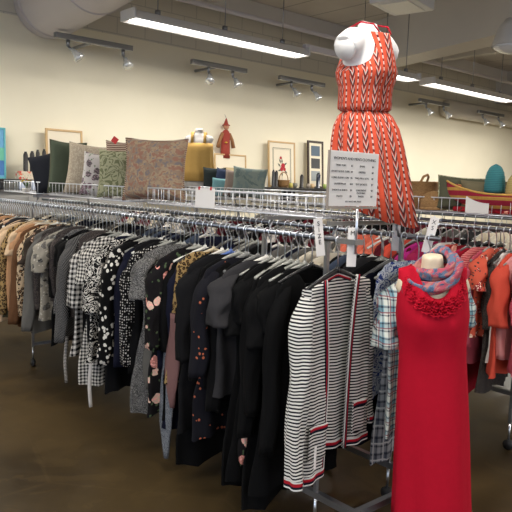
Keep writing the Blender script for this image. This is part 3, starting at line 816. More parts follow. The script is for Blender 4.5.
# clothes at the end of the rear rail
garment('wide_shirt', 'plaid', 2.64, 1.79, RZ - .01, radians(4), 1, 'blue and white plaid short-sleeved shirt behind the red dress', None, True, (1.12, 1.1, 1.0))
hanger('white', 2.66, 1.79, RZ, radians(-4), 'white plastic hanger holding the plaid shirt', None, 0)
garment('tank', 'grey_plaid', 2.66, 1.855, RZ - .02, radians(-4), 1, 'grey plaid long shirt under the blue plaid shirt', None, True, (1.12, 1, 1.36))
hanger('grey', 2.66, 1.855, RZ, radians(-4), 'grey plastic hanger holding the grey plaid shirt', None, 0)
garment('tank', 'blue_leaf', 2.64, 1.925, RZ + .005, radians(-2), 2, 'white top with blue leaf print beside the plaid shirt', None, True, (1.12, 1, 1))
hanger('clear', 2.63, 1.925, RZ, radians(-2), 'clear plastic hanger holding the blue leaf print top', None, 0)
garment('cardigan', 'navy', 2.60, 1.99, RZ - .01, 0, 0, 'navy cardigan between the striped cardigan and the plaid shirt', None, True, (1.24, 1, 1.18))
hanger('grey', 2.62, 1.99, RZ, 0, 'grey plastic hanger holding the navy cardigan', None, 1)
garment('long_dress', 'black', 2.62, 2.04, RZ - .01, 0, 0, 'long black dress behind the navy cardigan', None, True, (1.16, 1, .94))
hanger('clear', 2.62, 2.04, RZ, 0, 'clear plastic hanger holding the long black dress behind navy', None, 0)
# long thin pieces hanging low on the front side
def scarf(name, fab, x, y, ztop, zbot, wd, label, th=.012):
    m = MB(); rows = []
    for j in range(17):
        f = j / 16; ring = []
        ww = wd * (.5 + .5 * min(1, f * 2)) * (1 - .75 * max(0, f - .75) / .25)
        for k in range(12):
            a = 2 * pi * k / 12; ring.append(Vector((cos(a) * th + .006 * sin(f * 7), sin(a) * ww / 2 * (1 + .15 * sin(f * 9 + a * 2)), (zbot - ztop) * f)))
        rows.append(ring)
    m.loft(rows, True, True); return tag(m.build(name, FAB[fab], None, True, (x, y, ztop)), label, 'scarf')
scarf('scarf', 'heather', 1.885, 2.86, .85, .10, .13, 'heather grey scarf with pointed end hanging lowest below the pink-flowered dress')
scarf('scarf', 'mauve', 1.85, 2.76, .92, .42, .12, 'dusty mauve scarf hanging beside the pink-flowered dress')
scarf('scarf', 'grey', 1.86, 3.02, .8, .45, .08, 'small grey scarf end hanging under the grey flecked dress')
scarf('belt', 'white', 1.87, 3.72, .62, .14, .03, 'pale belt end dangling under the checked dress')
scarf('belt', 'thin_stripe', 1.88, 4.1, .66, .2, .03, 'striped belt end dangling under the diagonal-striped top')
scarf('belt', 'pink_floral', 1.87, 2.2, .5, .3, .05, 'flowered scarf end peeking under the plain black clothes')


# ------------------------------------------------------------------ mannequins
def ell(cx, cy, z, a, b, n=40, p=1.0, tilt=0.0, rot=0.0):
    out = []
    for k in range(n):
        t = 2 * pi * k / n; c, s_ = cos(t), sin(t)
        x = a * (abs(c) ** p) * (1 if c >= 0 else -1); y = b * (abs(s_) ** p) * (1 if s_ >= 0 else -1)
        out.append(Vector((cx + x, cy + y, z + tilt * x)))
    return out


TORSO = [(-.62, .165, .11), (-.55, .172, .118), (-.47, .168, .115), (-.38, .145, .10), (-.31, .122, .088), (-.24, .125, .092), (-.17, .14, .105),
         (-.11, .15, .112), (-.05, .155, .105), (.0, .16, .09), (.035, .15, .072), (.06, .115, .06), (.08, .07, .052)]
def torso(parent, mat, stub=.075, neck=.075, bottom=-.62, name='torso'):
    """x = shoulder axis, front is -y, z=0 at the armpit line"""
    m = MB(); m.loft([ell(0, 0 if z > 0 else -.005, z, a, b, p=.85) for z, a, b in TORSO if z >= bottom], True, True)
    for sx in (-.062, .062):   # bust
        m.loft([[Vector((sx, -.055, -.115)) + Vector((.062 * cos(2 * pi * k / 20) * sin(t), -.075 * cos(t), .066 * sin(2 * pi * k / 20) * sin(t))) for k in range(20)] for t in [pi * (i + .01) / 8.02 for i in range(9)]], True, True)
    m.tube([(0, .012, .03), (0, .008, .09), (0, 0, .09 + neck)], [.068, .052, .05], 24)
    for s in (-1, 1):
        m.tube([(s * .07, 0, .03), (s * .13, 0, .012), (s * (.15 + stub), 0, -.01 - stub * .4)], [.055, .072, .07] if stub > 0 else [.048, .054, .046], 24)
    me = fuse(m, .011, 5); me.materials.append(mat); o = bpy.data.objects.new(name, me); COL.objects.link(o); o.parent = parent
    return o


def dress_loft(prof, n=72, folds=None, seed=0, a0=0, hi_low=0.0, nudge=(0, 0)):
    """prof rows: z, a, b, foldamp ; returns MB with metre-scaled UVs"""
    rings = []; uvs = []
    for j, (z, a, b, fa) in enumerate(prof):
        ring = []; per = pi * (3 * (a + b) - math.sqrt((3 * a + b) * (a + 3 * b)))
        for k in range(n):
            t = 2 * pi * k / n; r_ = 1 + fa * sin(folds * t + seed) + fa * .6 * sin((folds * 2 - 3) * t + seed * 2 + z * 3)
            c, s_ = cos(t), sin(t)
            x = a * r_ * (abs(c) ** .9) * (1 if c >= 0 else -1); y = b * r_ * (abs(s_) ** .9) * (1 if s_ >= 0 else -1)
            f = max(0.0, -z)
            ring.append(Vector((x + nudge[0] * f, y + nudge[1] * f, z + hi_low * x * f)))
            uvs.append((k / n * 1.12, z))
        rings.append(ring)
    return rings, uvs


def lofted(parent, name, mat, rings, uvs=None, th=.004, closed=True):
    m = MB(); m.loft(rings, closed=closed, uvs=uvs); o = m.build(name, mat, parent)
    if th: o.modifiers.new('s', 'SOLIDIFY').thickness = th
    return o


# tall mannequin in the coral ikat dress
def shell(par, name, mat, prof, folds, seed, w1, ztop, nh, drop_f, drop_b, zsh, pw, th=.004):
    """closed lower tube whose front and back carry on up to the neckline, arm holes left open at both sides"""
    rings, uvs = dress_loft(prof, folds=folds, seed=seed); n = 72; z0, w0, b0 = prof[0][:3]
    r2 = []; u2 = []
    for j, r_ in enumerate(rings):
        r2.append(r_ + [r_[0].copy()]); u2 += uvs[j * n:(j + 1) * n] + [(1.12, uvs[j * n][1])]
    mb = MB(); mb.loft(r2, closed=False, uvs=u2)
    for side, k0 in ((1, 0), (-1, 36)):
        rows = []; uu = []
        for j in range(15):
            f = j / 14; row = []
            wz = w0 + (w1 - w0) * (1 - (1 - f) ** pw)
            for k in range(k0, k0 + 37):
                q = r2[0][k]; u = q.x / w0; x = u * wz
                drop = drop_f if side < 0 else drop_b; nk = max(0, 1 - (abs(u) * w1 / nh) ** 2.4)
                top = ztop - drop * nk - ((ztop - zsh) * max(0, (abs(u) * w1 - nh) / (w1 - nh)) if w1 > nh else 0)
                S = min(1, max(0, (abs(u) * w1 / nh - .75) / .5)) if w1 > nh else 0
                row.append(Vector((x, q.y * (1 - S * f ** 2.6) * (1 - .2 * f ** 1.5), q.z + (top - z0) * f)))
                c = (k0 + 18) / n * 1.12; uu.append((c + (k / n * 1.12 - c) * wz / w0, row[-1].z))
            rows.append(row)
        mb.loft(rows, closed=False, uvs=uu)
    me = mb.mesh(name, mat); bm = bmesh.new(); bm.from_mesh(me); bmesh.ops.remove_doubles(bm, verts=bm.verts, dist=.0004); bmesh.ops.recalc_face_normals(bm, faces=bm.faces); bm.to_mesh(me); bm.free()
    o = bpy.data.objects.new(name, me); COL.objects.link(o); o.parent = par
    for p in me.polygons: p.use_smooth = True
    m_ = o.modifiers.new('s', 'SOLIDIFY'); m_.thickness = th; return o


ikat = fabric('ikat', 'ikat', (202, 82, 58), (198, 190, 184), (38, 38, 46), (64, 44, 46), uv=True)
TM = empty('mannequin', (2.335, 1.97, 2.235), 0, label='white headless mannequin torso raised above the rack, wearing the orange dress', cat='mannequin')
TM.rotation_euler = (radians(2), radians(-4), radians(6)); TM.scale = (.86, .86, .86)
torso(TM, mann_white, stub=.05, neck=.03, bottom=-.34)
for s in (-1, 1):
    m = MB(); m.tube([(s * .196, 0, -.03), (s * .208, 0, -.034)], [.060, .058], 28); m.build('arm_plate', mann_white, TM)
MB().tube([(0, 0, -.30), (0, 0, -.87)], .014, 12).build('pole', chrome, TM)
DD = empty('orange_dress', TM.location, 0, label='orange sleeveless dress with black and white chevron columns on tall mannequin', cat='dress')
DD.rotation_euler = TM.rotation_euler; DD.scale = TM.scale
rt = Vector((cos(radians(-57)), sin(radians(-57))))      # downhill side of the draped hem
def wrap(rings, uvs, n=72):
    u2 = []
    for j, r_ in enumerate(rings):
        r_.append(r_[0].copy()); u2 += uvs[j * n:(j + 1) * n] + [(1.12, uvs[j * n][1])]
    return rings, u2
bod = [(-.14, .166, .155, 0), (-.17, .162, .148, .005), (-.21, .152, .13, .02), (-.26, .15, .125, .03), (-.30, .152, .126, .035), (-.325, .15, .124, .04), (-.337, .135, .108, .03), (-.33, .125, .095, .0)]
shell(DD, 'bodice', ikat, bod, 9, 1, .062, .072, .075, .02, .02, .05, 1.25)
sk = [(-.325, .122, .094, .0), (-.36, .155, .128, .03), (-.42, .18, .155, .05), (-.50, .195, .172, .06), (-.58, .205, .182, .07), (-.66, .214, .192, .08), (-.74, .222, .20, .085), (-.87, .238, .216, .09)]
rg, uv_ = dress_loft(sk, folds=8, seed=.6)
for r_ in rg:
    for p in r_:
        f = max(0, -p.z - .325); d = p.x * rt.x + p.y * rt.y
        p.z -= .30 * d * (f / .5) ** 1.5; p.x += rt.x * .12 * f; p.y += rt.y * .12 * f
rg, uv_ = wrap(rg, uv_); lofted(DD, 'skirt', ikat, rg, uv_, closed=False)
m = MB(); m.tube([(.126 * cos(t), .099 * sin(t), -.325) for t in [2 * pi * i / 40 for i in range(41)]], .004, 6); m.build('waist_cord', FAB['maroon'], DD)
for s in (-1, 1):
    m = MB(); m.tube([(s * .055, -.105, .055), (s * .066, -.075, .095), (s * .07, .0, .112), (s * .064, .075, .09), (s * .055, .105, .05)], .0045, 8); m.build('strap', FAB['crimson'], DD)

# red dress mannequin at the rack end
RM = empty('mannequin', (2.35, 1.56, 1.185), radians(-45), label='cream mannequin torso wearing the long red dress and patterned scarf', cat='mannequin')
RM.scale = (.90, .94, .94)
RM.rotation_euler = (0, radians(-3), radians(-45))
torso(RM, mann_cream, stub=-.018, neck=.065, bottom=-.34)
m = MB(); m.tube([(-.12, 0, -.02), (-.147, 0, -.023)], [.06, .058], 28); m.build('arm_plate', plain('dark_plate', (70, 62, 76), .6), RM)  # dark plate; its purple-grey also carries the shade inside the arm hole
m = MB(); m.tube([(0, 0, -.3), (0, 0, -1.20)], .014, 12); m.build('pole', chrome, RM)
m = MB(); m.lathe([(.17, -1.258), (.17, -1.248), (.03, -1.23), (.016, -1.19)]); m.build('base', steel, RM)
RD = empty('red_dress', RM.location, 0, label='long sleeveless red dress with ruffled rosette neckline on cream mannequin', cat='dress'); RD.rotation_euler = RM.rotation_euler; RD.scale = RM.scale
redf = fabric('red_knit', 'solid', (182, 18, 42), rough=.85)
pr = [(-.085, .166, .148, 0), (-.12, .168, .155, 0), (-.17, .163, .146, 0), (-.24, .155, .125, .01), (-.31, .155, .12, .012), (-.4, .16, .125, .015), (-.5, .166, .13, .02), (-.62, .171, .134, .025), (-.75, .175, .138, .035), (-.9, .18, .142, .04), (-1.02, .185, .146, .045), (-1.1, .188, .148, .05)]
rdo = shell(RD, 'dress_body', redf, pr, 5, 2, .158, .112, .09, .137, .05, .095, 2.2, .005)
for v in rdo.data.vertices:
    if v.co.y < 0:
        for sx in (-.07, .07): v.co.y -= .022 * math.exp(-((v.co.x - sx) / .04) ** 2 - ((v.co.z + .14) / .055) ** 2)
# ruffled rosettes along the neckline
RR = random.Random(4)
for k in range(21):
    t = radians(185 + 170 * k / 20) ; x = .118 * cos(t); y_ = .0 + .118 * sin(t); z = .048 - .098 * max(0, -sin(t)) ** 1.2 - .034 * (k % 2)
    yy = y_ * .98 - .02 - (.016 if k % 2 else 0)
    m = MB(); c = Vector((x, yy, z)); nrm = Vector((x * .7, y_, .25)).normalized(); a = nrm.orthogonal().normalized(); b = nrm.cross(a)
    for q, (rad, hh) in enumerate(((.030, .004), (.022, .014), (.013, .022))):
        ring0 = [c + (a * cos(2 * pi * i / 24) + b * sin(2 * pi * i / 24)) * rad * .55 + nrm * hh * .3 for i in range(24)]
        ring1 = [c + (a * cos(2 * pi * i / 24) + b * sin(2 * pi * i / 24)) * rad * (1 + .12 * sin(i * 2.4 + q)) + nrm * (hh + .006 * sin(i * 2.1 + k)) for i in range(24)]
        ring2 = [p - nrm * .003 for p in ring1]
        m.loft([ring0, ring1, ring2], True, False)
    m.build('rosette', redf, RD)
# scarf
SCF = fabric('scarf', 'watercolour', (164, 78, 92), (94, 110, 134), (170, 112, 108), (70, 86, 112), s=.6)
e = empty('neck_scarf', RM.location, 0, label='pink and blue patterned loop scarf around the cream mannequin neck', cat='scarf'); e.rotation_euler = RM.rotation_euler; e.scale = RM.scale
for q, (ra, rb_, z0_, tl, th, h_) in enumerate(((.084, .080, .088, .42, .020, .024), (.112, .10, .072, .42, .022, .026))):
    rings = []
    for i in range(48):
        t = 2 * pi * i / 48; c = Vector((ra * cos(t), -.01 + rb_ * sin(t), z0_ + tl * rb_ * sin(t) + .32 * ra * cos(t) + .012 * sin(2 * t + q) + (.02 if q == 0 else 0))); rad = Vector((cos(t), sin(t), 0)); ring = []
        for k in range(20):
            a = 2 * pi * k / 20; rr_ = 1 + .16 * sin(4 * a + 3 * t + q) + .1 * sin(7 * a - 2 * t)
            ring.append(c + rad * cos(a) * th * rr_ + Vector((0, 0, 1)) * sin(a) * h_ * rr_)
        rings.append(ring)
    rings.append(rings[0]); m = MB(); m.loft(rings); m.build('scarf_fold', SCF, e)

# bust in yellow on the second rack
YM = empty('mannequin', (4.07, 5.66, 2.03), radians(-40), label='grey headless bust in yellow dress standing on the pink rack', cat='mannequin'); YM.scale = (.88, .88, .88)
torso(YM, mann_grey, stub=-.01, neck=.055, bottom=-.56)
yel = fabric('mustard', 'solid', (188, 152, 88)); YD = empty('yellow_dress', YM.location, radians(-40), label='mustard yellow strappy dress on the grey headless bust', cat='dress'); YD.scale = YM.scale
rg, uv_ = dress_loft([(-.03, .168, .124, 0), (-.08, .172, .145, 0), (-.13, .172, .15, .01), (-.25, .172, .132, .03), (-.36, .185, .14, .04), (-.48, .2, .15, .05)], folds=8, seed=2)
lofted(YD, 'dress_body', yel, rg, uv_)
for s in (-1, 1):
    rows = [[Vector((s * .075, -.115 * cos(pi * i / 10), -.03 + .135 * sin(pi * i / 10) ** .6)) + Vector((d, 0, 0)) for d in (-.017, .017)] for i in range(11)]
    lofted(YD, 'strap', yel, rows, None, .006, False)
m = MB(); m.tube([(0, 0, -.53), (0, 0, -.64)], .1, 24); m.build('base', mann_grey, YM)


# ------------------------------------------------------------------ price sign & tags
e = empty('price_sign', (2.09, 1.76, RZ), 0, label='white price list sign on a chrome post at the rack end', cat='sign')
MB().tube([(0, .012, -.05), (0, .012, .18)], .006, 10).build('post', chrome, e)
m = MB(); m.box(-.012, .04, .004, .11, -.012, .01); m.build('clamp', steel, e, False)
T = Matrix.Translation((0, 0, 0))
SW, S0, S1 = .148, .125, .365
card = empty('sign_board', (-.07, -.02, .04)); card.parent = e; card.scale = (1.0, 1, .9)
m = MB(); m.box(-SW, SW, -.003, .003, S0, S1); pn = bevel(m.build('sign_card', paper, card, False), .001)
m = MB(); m.box(-SW - .004, SW + .004, -.006, .008, S0 - .012, S0 - .002).box(-SW - .004, -SW, -.005, .006, S0 - .002, S1); m.build('sign_holder', plain('holder_plastic', (150, 140, 132), .25), card, False)
rows = [('TANK TOPS', '$3', 'JEANS', '$6'), ('SHORT SLEEVE TOPS', '$4', 'DRESSES', '$8'), ('LONG SLEEVE TOPS', '$5', 'TWO-PIECE SETS', '$8'), ('OUTERWEAR', '$10', 'SUIT JACKETS', '$7'), ('SHORTS & SKIRTS', '$4', "CHILDREN'S", '$2'), ('PANTS', '$5', 'SHOES', '$4')]
L = [("WOMEN'S AND MEN'S CLOTHING", 0, .328, .0165, 'CENTER')]
for i, (a, b, c, d) in enumerate(rows):
    z = .300 - i * .027
    L += [(a, -.085, z, .0115, 'CENTER'), (b, -.018, z, .0115, 'CENTER'), (c, .045, z, .0115, 'CENTER'), (d, .112, z, .0115, 'CENTER')]
L += [('CLOTHING', .045, .300 - 4 * .027 - .012, .0105, 'CENTER'), ('ALL SALES ARE FINAL', 0, .142, .0105, 'CENTER')]
tx = text_mesh(L, ink, 'lettering', card); tx.location = (0, -.0036, 0)


def size_tag(x, y, z, rz, letters, label, s=1.0, tilt=0.0):
    e = empty('size_marker', (x, y, z), rz, label=label, cat='size marker'); e.rotation_euler = (0, tilt, rz); e.scale = (s, s, s)
    m = MB(); m.box(-.02, .02, -.0015, .0015, -.14, .018); bevel(m.build('tag_card', paper, e, False), .001)
    t = text_mesh([(c, 0, -.012 - i * .026, .026, 'CENTER') for i, c in enumerate(letters)], ink, 'lettering', e); t.location = (0, -.0022, 0)
    MB().tube([(0, .004, .02), (0, .014, .022), (0, .018, 0)], .002, 6).build('clip', chrome, e)
size_tag(2.05, 1.955, RZ + .07, radians(-20), 'SIZE', 'white size marker hanging beside the sign post, above the cardigan collar', 1.05, radians(-8))
size_tag(2.10, 1.80, RZ + .04, radians(-30), 'M', 'white size marker hanging directly under the price sign post', 1.05)
m = MB(); m.lathe([(.0, -.09), (.014, -.075), (.017, -.05), (.009, -.02), (.003, -.005)], n=16)
size_tag(2.645, 1.985, RZ + .06, radians(-40), 'XL', 'white size marker clipped to the rear rail below the orange dress hem', 1.0)
size_tag(2.675, 1.79, RZ + .08, radians(-40), 'XS', 'tilted white size marker just above the cream mannequin scarf', 1.1, radians(12))
m = MB(); m.box(-.045, .045, -.0015, .0015, -.06, .03)
def note(x, y, z, rz, w_, h_, label, marks_=False):
    e = empty('paper_note', (x, y, z), rz, label=label, cat='paper note')
    MB().box(-w_ / 2, w_ / 2, -.001, .001, -h_, .01).build('sheet', paper, e, False)
    for s in (-.3, .3): MB().box(s * w_ - .008, s * w_ + .008, -.003, .003, -.002, .016).build('clip', red_ink, e, False)
    if marks_:
        t = text_mesh([('SALE', 0, -h_ * .45, .022, 'CENTER'), ('TODAY', 0, -h_ * .75, .016, 'CENTER')], plain('blue_ink', (120, 130, 190)), 'lettering', e); t.location = (0, -.0016, 0)
note(BX0 - .008, 3.06, RZ + .185, radians(-90), .19, .105, 'white paper note with faint blue writing clipped on the near wire tray')
note(CX0 - .008, 2.31, RZ + .185, radians(-90), .17, .10, 'blank white paper note clipped on tray under the boat-shaped basket')


# ------------------------------------------------------------------ cushions
def pillow(x, y, z, w_, h_, th, rz, mat, label, tilt=0.0, roll=0.0, piping=None, group='cushions on the racks'):
    e = empty('cushion', (x, y, z), label=label, cat='cushion', group=group); e.rotation_euler = (tilt, roll, rz)
    m = MB(); n = 18; sd = R.uniform(0, 9)
    for side in (-1, 1):
        g = []
        for j in range(n + 1):
            row = []
            for i in range(n + 1):
                u = i / n * 2 - 1; v = j / n * 2 - 1
                d = max(0, (1 - u ** 4)) * max(0, (1 - v ** 4)); pin = 1 - .09 * (1 - abs(v) ** 2) * abs(u) ** 3
                pin2 = 1 - .09 * (1 - abs(u) ** 2) * abs(v) ** 3
                row.append(Vector((u * w_ / 2 * pin, side * th / 2 * d ** .42 * (1 + .1 * noise.noise(Vector((u * 2, v * 2, sd)))) + (side * .001), h_ / 2 + v * h_ / 2 * pin2)))
            g.append(row)
        m.loft(g, closed=False)
    o = m.build('cover', mat, e)
    if piping:
        p = []
        for a, b in (((-1, -1), (1, -1)), ((1, -1), (1, 1)), ((1, 1), (-1, 1)), ((-1, 1), (-1, -1))):
            for i in range(8):
                f = i / 8; u = a[0] + (b[0] - a[0]) * f; v = a[1] + (b[1] - a[1]) * f
                p.append((u * w_ / 2 * (1 - .09 * (1 - v * v) * abs(u) ** 3), 0, h_ / 2 + v * h_ / 2 * (1 - .09 * (1 - u * u) * abs(v) ** 3)))
        p.append(p[0]); MB().tube(p, .006, 6).build('piping', piping, e)
    return e


PZ = RZ + .088
cush = {k: fabric('cushion_' + k, *a, **kw) for k, a, kw in (
    ('green', ('solid', (72, 80, 66)), {}), ('beige', ('tweed', (158, 146, 128), (180, 168, 148)), dict(s=4)), ('white', ('floral', (196, 190, 186), (120, 96, 104), (96, 90, 90), (110, 130, 100)), dict(s=.7)),
    ('sage', ('damask', (158, 158, 128), (110, 112, 84)), dict(s=2)), ('tapestry', ('watercolour', (158, 138, 114), (144, 124, 106), (146, 108, 92), (120, 112, 112)), dict(s=.6)),
    ('brownstripe', ('hstripe', (92, 58, 48), (186, 168, 150)), {}), ('dark', ('solid', (44, 50, 50)), {}), ('navy', ('solid', (50, 60, 84)), {}), ('teal', ('solid', (110, 152, 158)), {}),
    ('taupe', ('solid', (140, 126, 118)), {}), ('greygreen', ('watercolour', (116, 128, 122), (124, 134, 126), (108, 122, 120), (96, 110, 108)), dict(s=2)), ('moss', ('solid', (92, 92, 74)), {}), ('blackish', ('solid', (32, 34, 40)), {}))}
CX = (BX0 + BX1) / 2
pillow(CX, 3.84, PZ, .44, .43, .15, radians(-48), cush['tapestry'], 'large tapestry cushion with faded pink flowers, biggest on the near rack', radians(-8), 0, cush['brownstripe'])
pillow(CX + .04, 4.27, PZ, .36, .43, .10, radians(-44), cush['brownstripe'], 'brown and cream striped cushion behind the tapestry cushion', radians(-8))
pillow(CX - .06, 4.27, PZ, .27, .36, .09, radians(-44), cush['sage'], 'sage green leaf-patterned cushion between the tapestry and small white floral cushion', radians(-8))
pillow(CX - .04, 4.62, PZ, .25, .34, .09, radians(-35), cush['white'], 'small white cushion with grey floral middle', radians(-8), radians(6))
pillow(CX + .03, 4.88, PZ, .40, .42, .12, radians(-38), cush['beige'], 'plain pale beige cushion behind small white floral one', radians(-8), radians(5))
pillow(CX, 5.22, PZ, .30, .45, .12, radians(-20), cush['green'], 'dark green upright cushion beside the beige one', radians(-8), radians(3), cush['moss'])
pillow(CX, 5.46, PZ, .32, .36, .12, radians(-44), cush['blackish'], 'black tilted cushion at the far end of the cushion row', radians(-5), radians(-16))
# red price ticket on the tapestry cushion
m = MB(); m.box(-.02, .02, -.002, .002, -.02, .02)
tk = tag(m.build('price_ticket', red_ink, None, False, (2.17, 3.985, PZ + .40), (0, radians(35), radians(-50))), 'small red ticket on the tapestry cushion corner', 'ticket')
# second rack cushions
DX2 = (CX0 + CX1) / 2
pillow(DX2, 5.38, PZ, .24, .30, .1, radians(-40), cush['dark'], 'dark grey-green cushion against the yellow-dressed bust', radians(-8), 0)
pillow(DX2 + .02, 5.24, PZ, .26, .28, .1, radians(-45), cush['navy'], 'slate navy cushion behind the little teal cushion', radians(-8), radians(10))
pillow(DX2 - .07, 5.2, PZ, .17, .19, .08, radians(-45), cush['teal'], 'little pale teal cushion', radians(-8), radians(3))
pillow(DX2 + .02, 5.06, PZ, .26, .27, .1, radians(-45), cush['taupe'], 'taupe cushion between teal and grey-green cushions', radians(-8), radians(6))
pillow(DX2, 4.84, PZ, .34, .30, .12, radians(-45), cush['greygreen'], 'mottled grey-green cushion, last before the plant', radians(-8), radians(4))
pillow(DX2 + .0, 2.52, PZ, .34, .24, .12, radians(-45), cush['moss'], 'moss grey cushion behind the boat-shaped basket', radians(-8), radians(3), cush['sage'])
pillow(DX2 + .05, 2.36, PZ, .34, .22, .1, radians(-45), fabric('cushion_olive', 'solid', (120, 112, 88)), 'olive cushion behind the teal beehive basket', radians(-8))


def wickerish(name, c1, c2, c3, s):
    t = NT(name); X, Y, Z = t.sep(t.obj(False)); n = t.noise(t.obj(False), 60, 2)
    f = t.frac(t.m('MULTIPLY', Z, 1 / s)); c = t.mix(t.gt(f, .62), lin(c1), lin(c2)); c = t.mix(t.m('MULTIPLY', n, .4), c, lin(c3)); t.bump(t.m('ADD', t.frac(t.m('MULTIPLY', Z, 160)), n), .5, .004)
    return t.set(c, .8)
# boat shaped basket
e = empty('boat_basket', (DX2 - .04, 2.14, PZ), radians(96), label='crimson woven boat-shaped basket with yellow stripes on the pink rack', cat='basket')
m = MB(); rings = []
for i in range(33):
    f = i / 32 * 2 - 1; a = .012 + .095 * (1 - abs(f) ** 2.2); rise = .075 * abs(f) ** 2.2; ring = []
    for k in range(17):
        t = pi * k / 16; ring.append(Vector((f * .44, -a * cos(t), rise * (1.1) + .125 - .125 * sin(t) * (1 - .25 * abs(f) ** 3))))
    rings.append(ring)
m.loft(rings, closed=False); o = m.build('hull', wickerish('boat_weave', (176, 34, 62), (222, 176, 82), (140, 24, 46), .055), e); o.modifiers.new('s', 'SOLIDIFY').thickness = .01
for k in (0, 16): MB().tube([r[k] for r in rings], .007, 8).build('rim', plain('yellow_rim', (214, 166, 84), .8), e)
e = empty('beehive_basket', (DX2 + .05, 2.30, PZ + .13), label='teal woven beehive-shaped basket above the boat basket', cat='basket')
def hive(e, mat, rr, hh):
    pr_ = [(rr * (1 - (i / 14) ** 3.2) ** .5 * (1 + .018 * (-1) ** i), hh * i / 14) for i in range(14)] + [(.004, hh)]
    pr_ = [(rr * .82, 0)] + pr_[1:]; MB().lathe(pr_, n=32).build('weave', mat, e)
tealw = wickerish('teal_weave', (58, 132, 138), (40, 108, 118), (80, 150, 150), .012); creamw = wickerish('cream_weave', (196, 176, 112), (170, 150, 90), (206, 190, 130), .012)
hive(e, tealw, .068, .20)
MB().tube([(0, 0, .0), (0, 0, -.13)], .035, 16).build('stand', wood_light, e)
e = empty('beehive_basket', (DX2 + .05, 2.145, PZ + .12), label='cream woven beehive-shaped basket at the frame edge', cat='basket'); hive(e, creamw, .066, .15)
MB().tube([(0, 0, .0), (0, 0, -.12)], .035, 16).build('stand', wood_light, e)
# wicker things near the tall mannequin
e = empty('wicker_basket', (DX2, 2.84, PZ), radians(20), label='square brown wicker basket with wide rim behind the round wicker basket', cat='basket')
m = MB(); m.loft([[Vector((sx * w_, sy * w_, z)) for sx, sy in ((-1, -1), (0, -1.06), (1, -1), (1.06, 0), (1, 1), (0, 1.06), (-1, 1), (-1.06, 0))] for w_, z in ((.07, 0), (.085, .1), (.10, .19), (.11, .2), (.095, .19), (.08, .1), (.06, .02))], True, True); m.build('weave', wicker_m, e)
m = MB(); m.tube([(-.09, 0, .18), (-.07, -.02, .235), (0, -.03, .25), (.07, -.02, .235), (.09, 0, .18)], .009, 8); m.build('handle', wicker_m, e)
e = empty('round_basket', (DX2 - .06, 2.70, PZ), label='round tan wicker basket lying on its side on the pink rack', cat='basket')
e.rotation_euler = (0, 0, radians(-40)); m = MB(); pr_ = [(.085, 0), (.09, .03), (.088, .07), (.07, .11), (.03, .13), (.004, .135)]
m.lathe(pr_, n=28); o = m.build('weave', wicker_m, e); MB().lathe([(.092, 0), (.096, .012), (.09, .02)], n=28, cap=False).build('rim', wicker_m, e)
tag(bevel(MB().box(-.04, .04, -.002, .002, 0, .15).build('white_card', paper, None, False, (DX2 + .05, 2.68, PZ + .03), (0, radians(4), radians(-45))), .001), 'blank white card standing between the wicker baskets and moss cushion', 'card')
# folded red cloths under the boat
tag(bevel(MB().box(-.1, .1, -.22, .22, 0, .035).build('folded_cloth', FAB['red_floral'], None, False, (DX2, 2.3, PZ)), .012, 3), 'folded red patterned cloth under the boat-shaped basket', 'cloth')
# yellow flowers at the far end of the near rack
yf = plain('yellow_petals', (222, 190, 60), .7); lf = plain('leaf_green', (74, 104, 58), .7)
def plant(name, x, y, z, label, cat, petals=None, s=1.0, pot=None, nb=16):
    e = empty(name, (x, y, z), label=label, cat=cat); rr_ = random.Random(9)
    m = MB(); m.lathe([(.028 * s, 0), (.04 * s, .05 * s), (.042 * s, .055 * s), (.034 * s, .05 * s)], n=20); m.build('pot', pot or white_pl, e)
    g = MB(); fl = MB()
    for i in range(nb):
        a = rr_.uniform(0, 2 * pi); l = rr_.uniform(.05, .11) * s; d = Vector((cos(a) * .5, sin(a) * .5, 1)).normalized(); p0 = Vector((0, 0, .05 * s)); p1 = p0 + d * l
        g.tube([p0, (p0 + p1) / 2 + Vector((0, 0, .004)), p1], .0015 * s, 4)
        sd_ = d.cross(Vector((0, 0, 1))).normalized() * .016 * s
        g.add([p0 + d * l * .45, p0 + d * l * .7 + sd_, p1, p0 + d * l * .7 - sd_, p0 + d * l * .7 + Vector((0, 0, .004))], [(0, 1, 4), (1, 2, 4), (2, 3, 4), (3, 0, 4)])
        if petals and i % 2 == 0:
            fl.lathe([(.003 * s, -.006 * s), (.02 * s, .006 * s), (.022 * s, .009 * s), (.006 * s, .004 * s)], p1, 10)
    g.build('leaves', lf, e)
    if petals: fl.build('flowers', petals, e)
    return e
plant('flower_pot', CX, 5.62, PZ - .02, 'small pot of yellow flowers at the far end of the near rack', 'flowers', yf, 1.1, None)
plant('flower_pot', CX - .1, 5.84, PZ - .02, 'pot of fewer yellow flowers, outermost on the near rack', 'flowers', yf, .9, None, 10)
basket(BX0, BX1, 5.5, 6.3, 'wire tray with the pots of yellow flowers at the far rack end', 'wire trays on top of the racks')

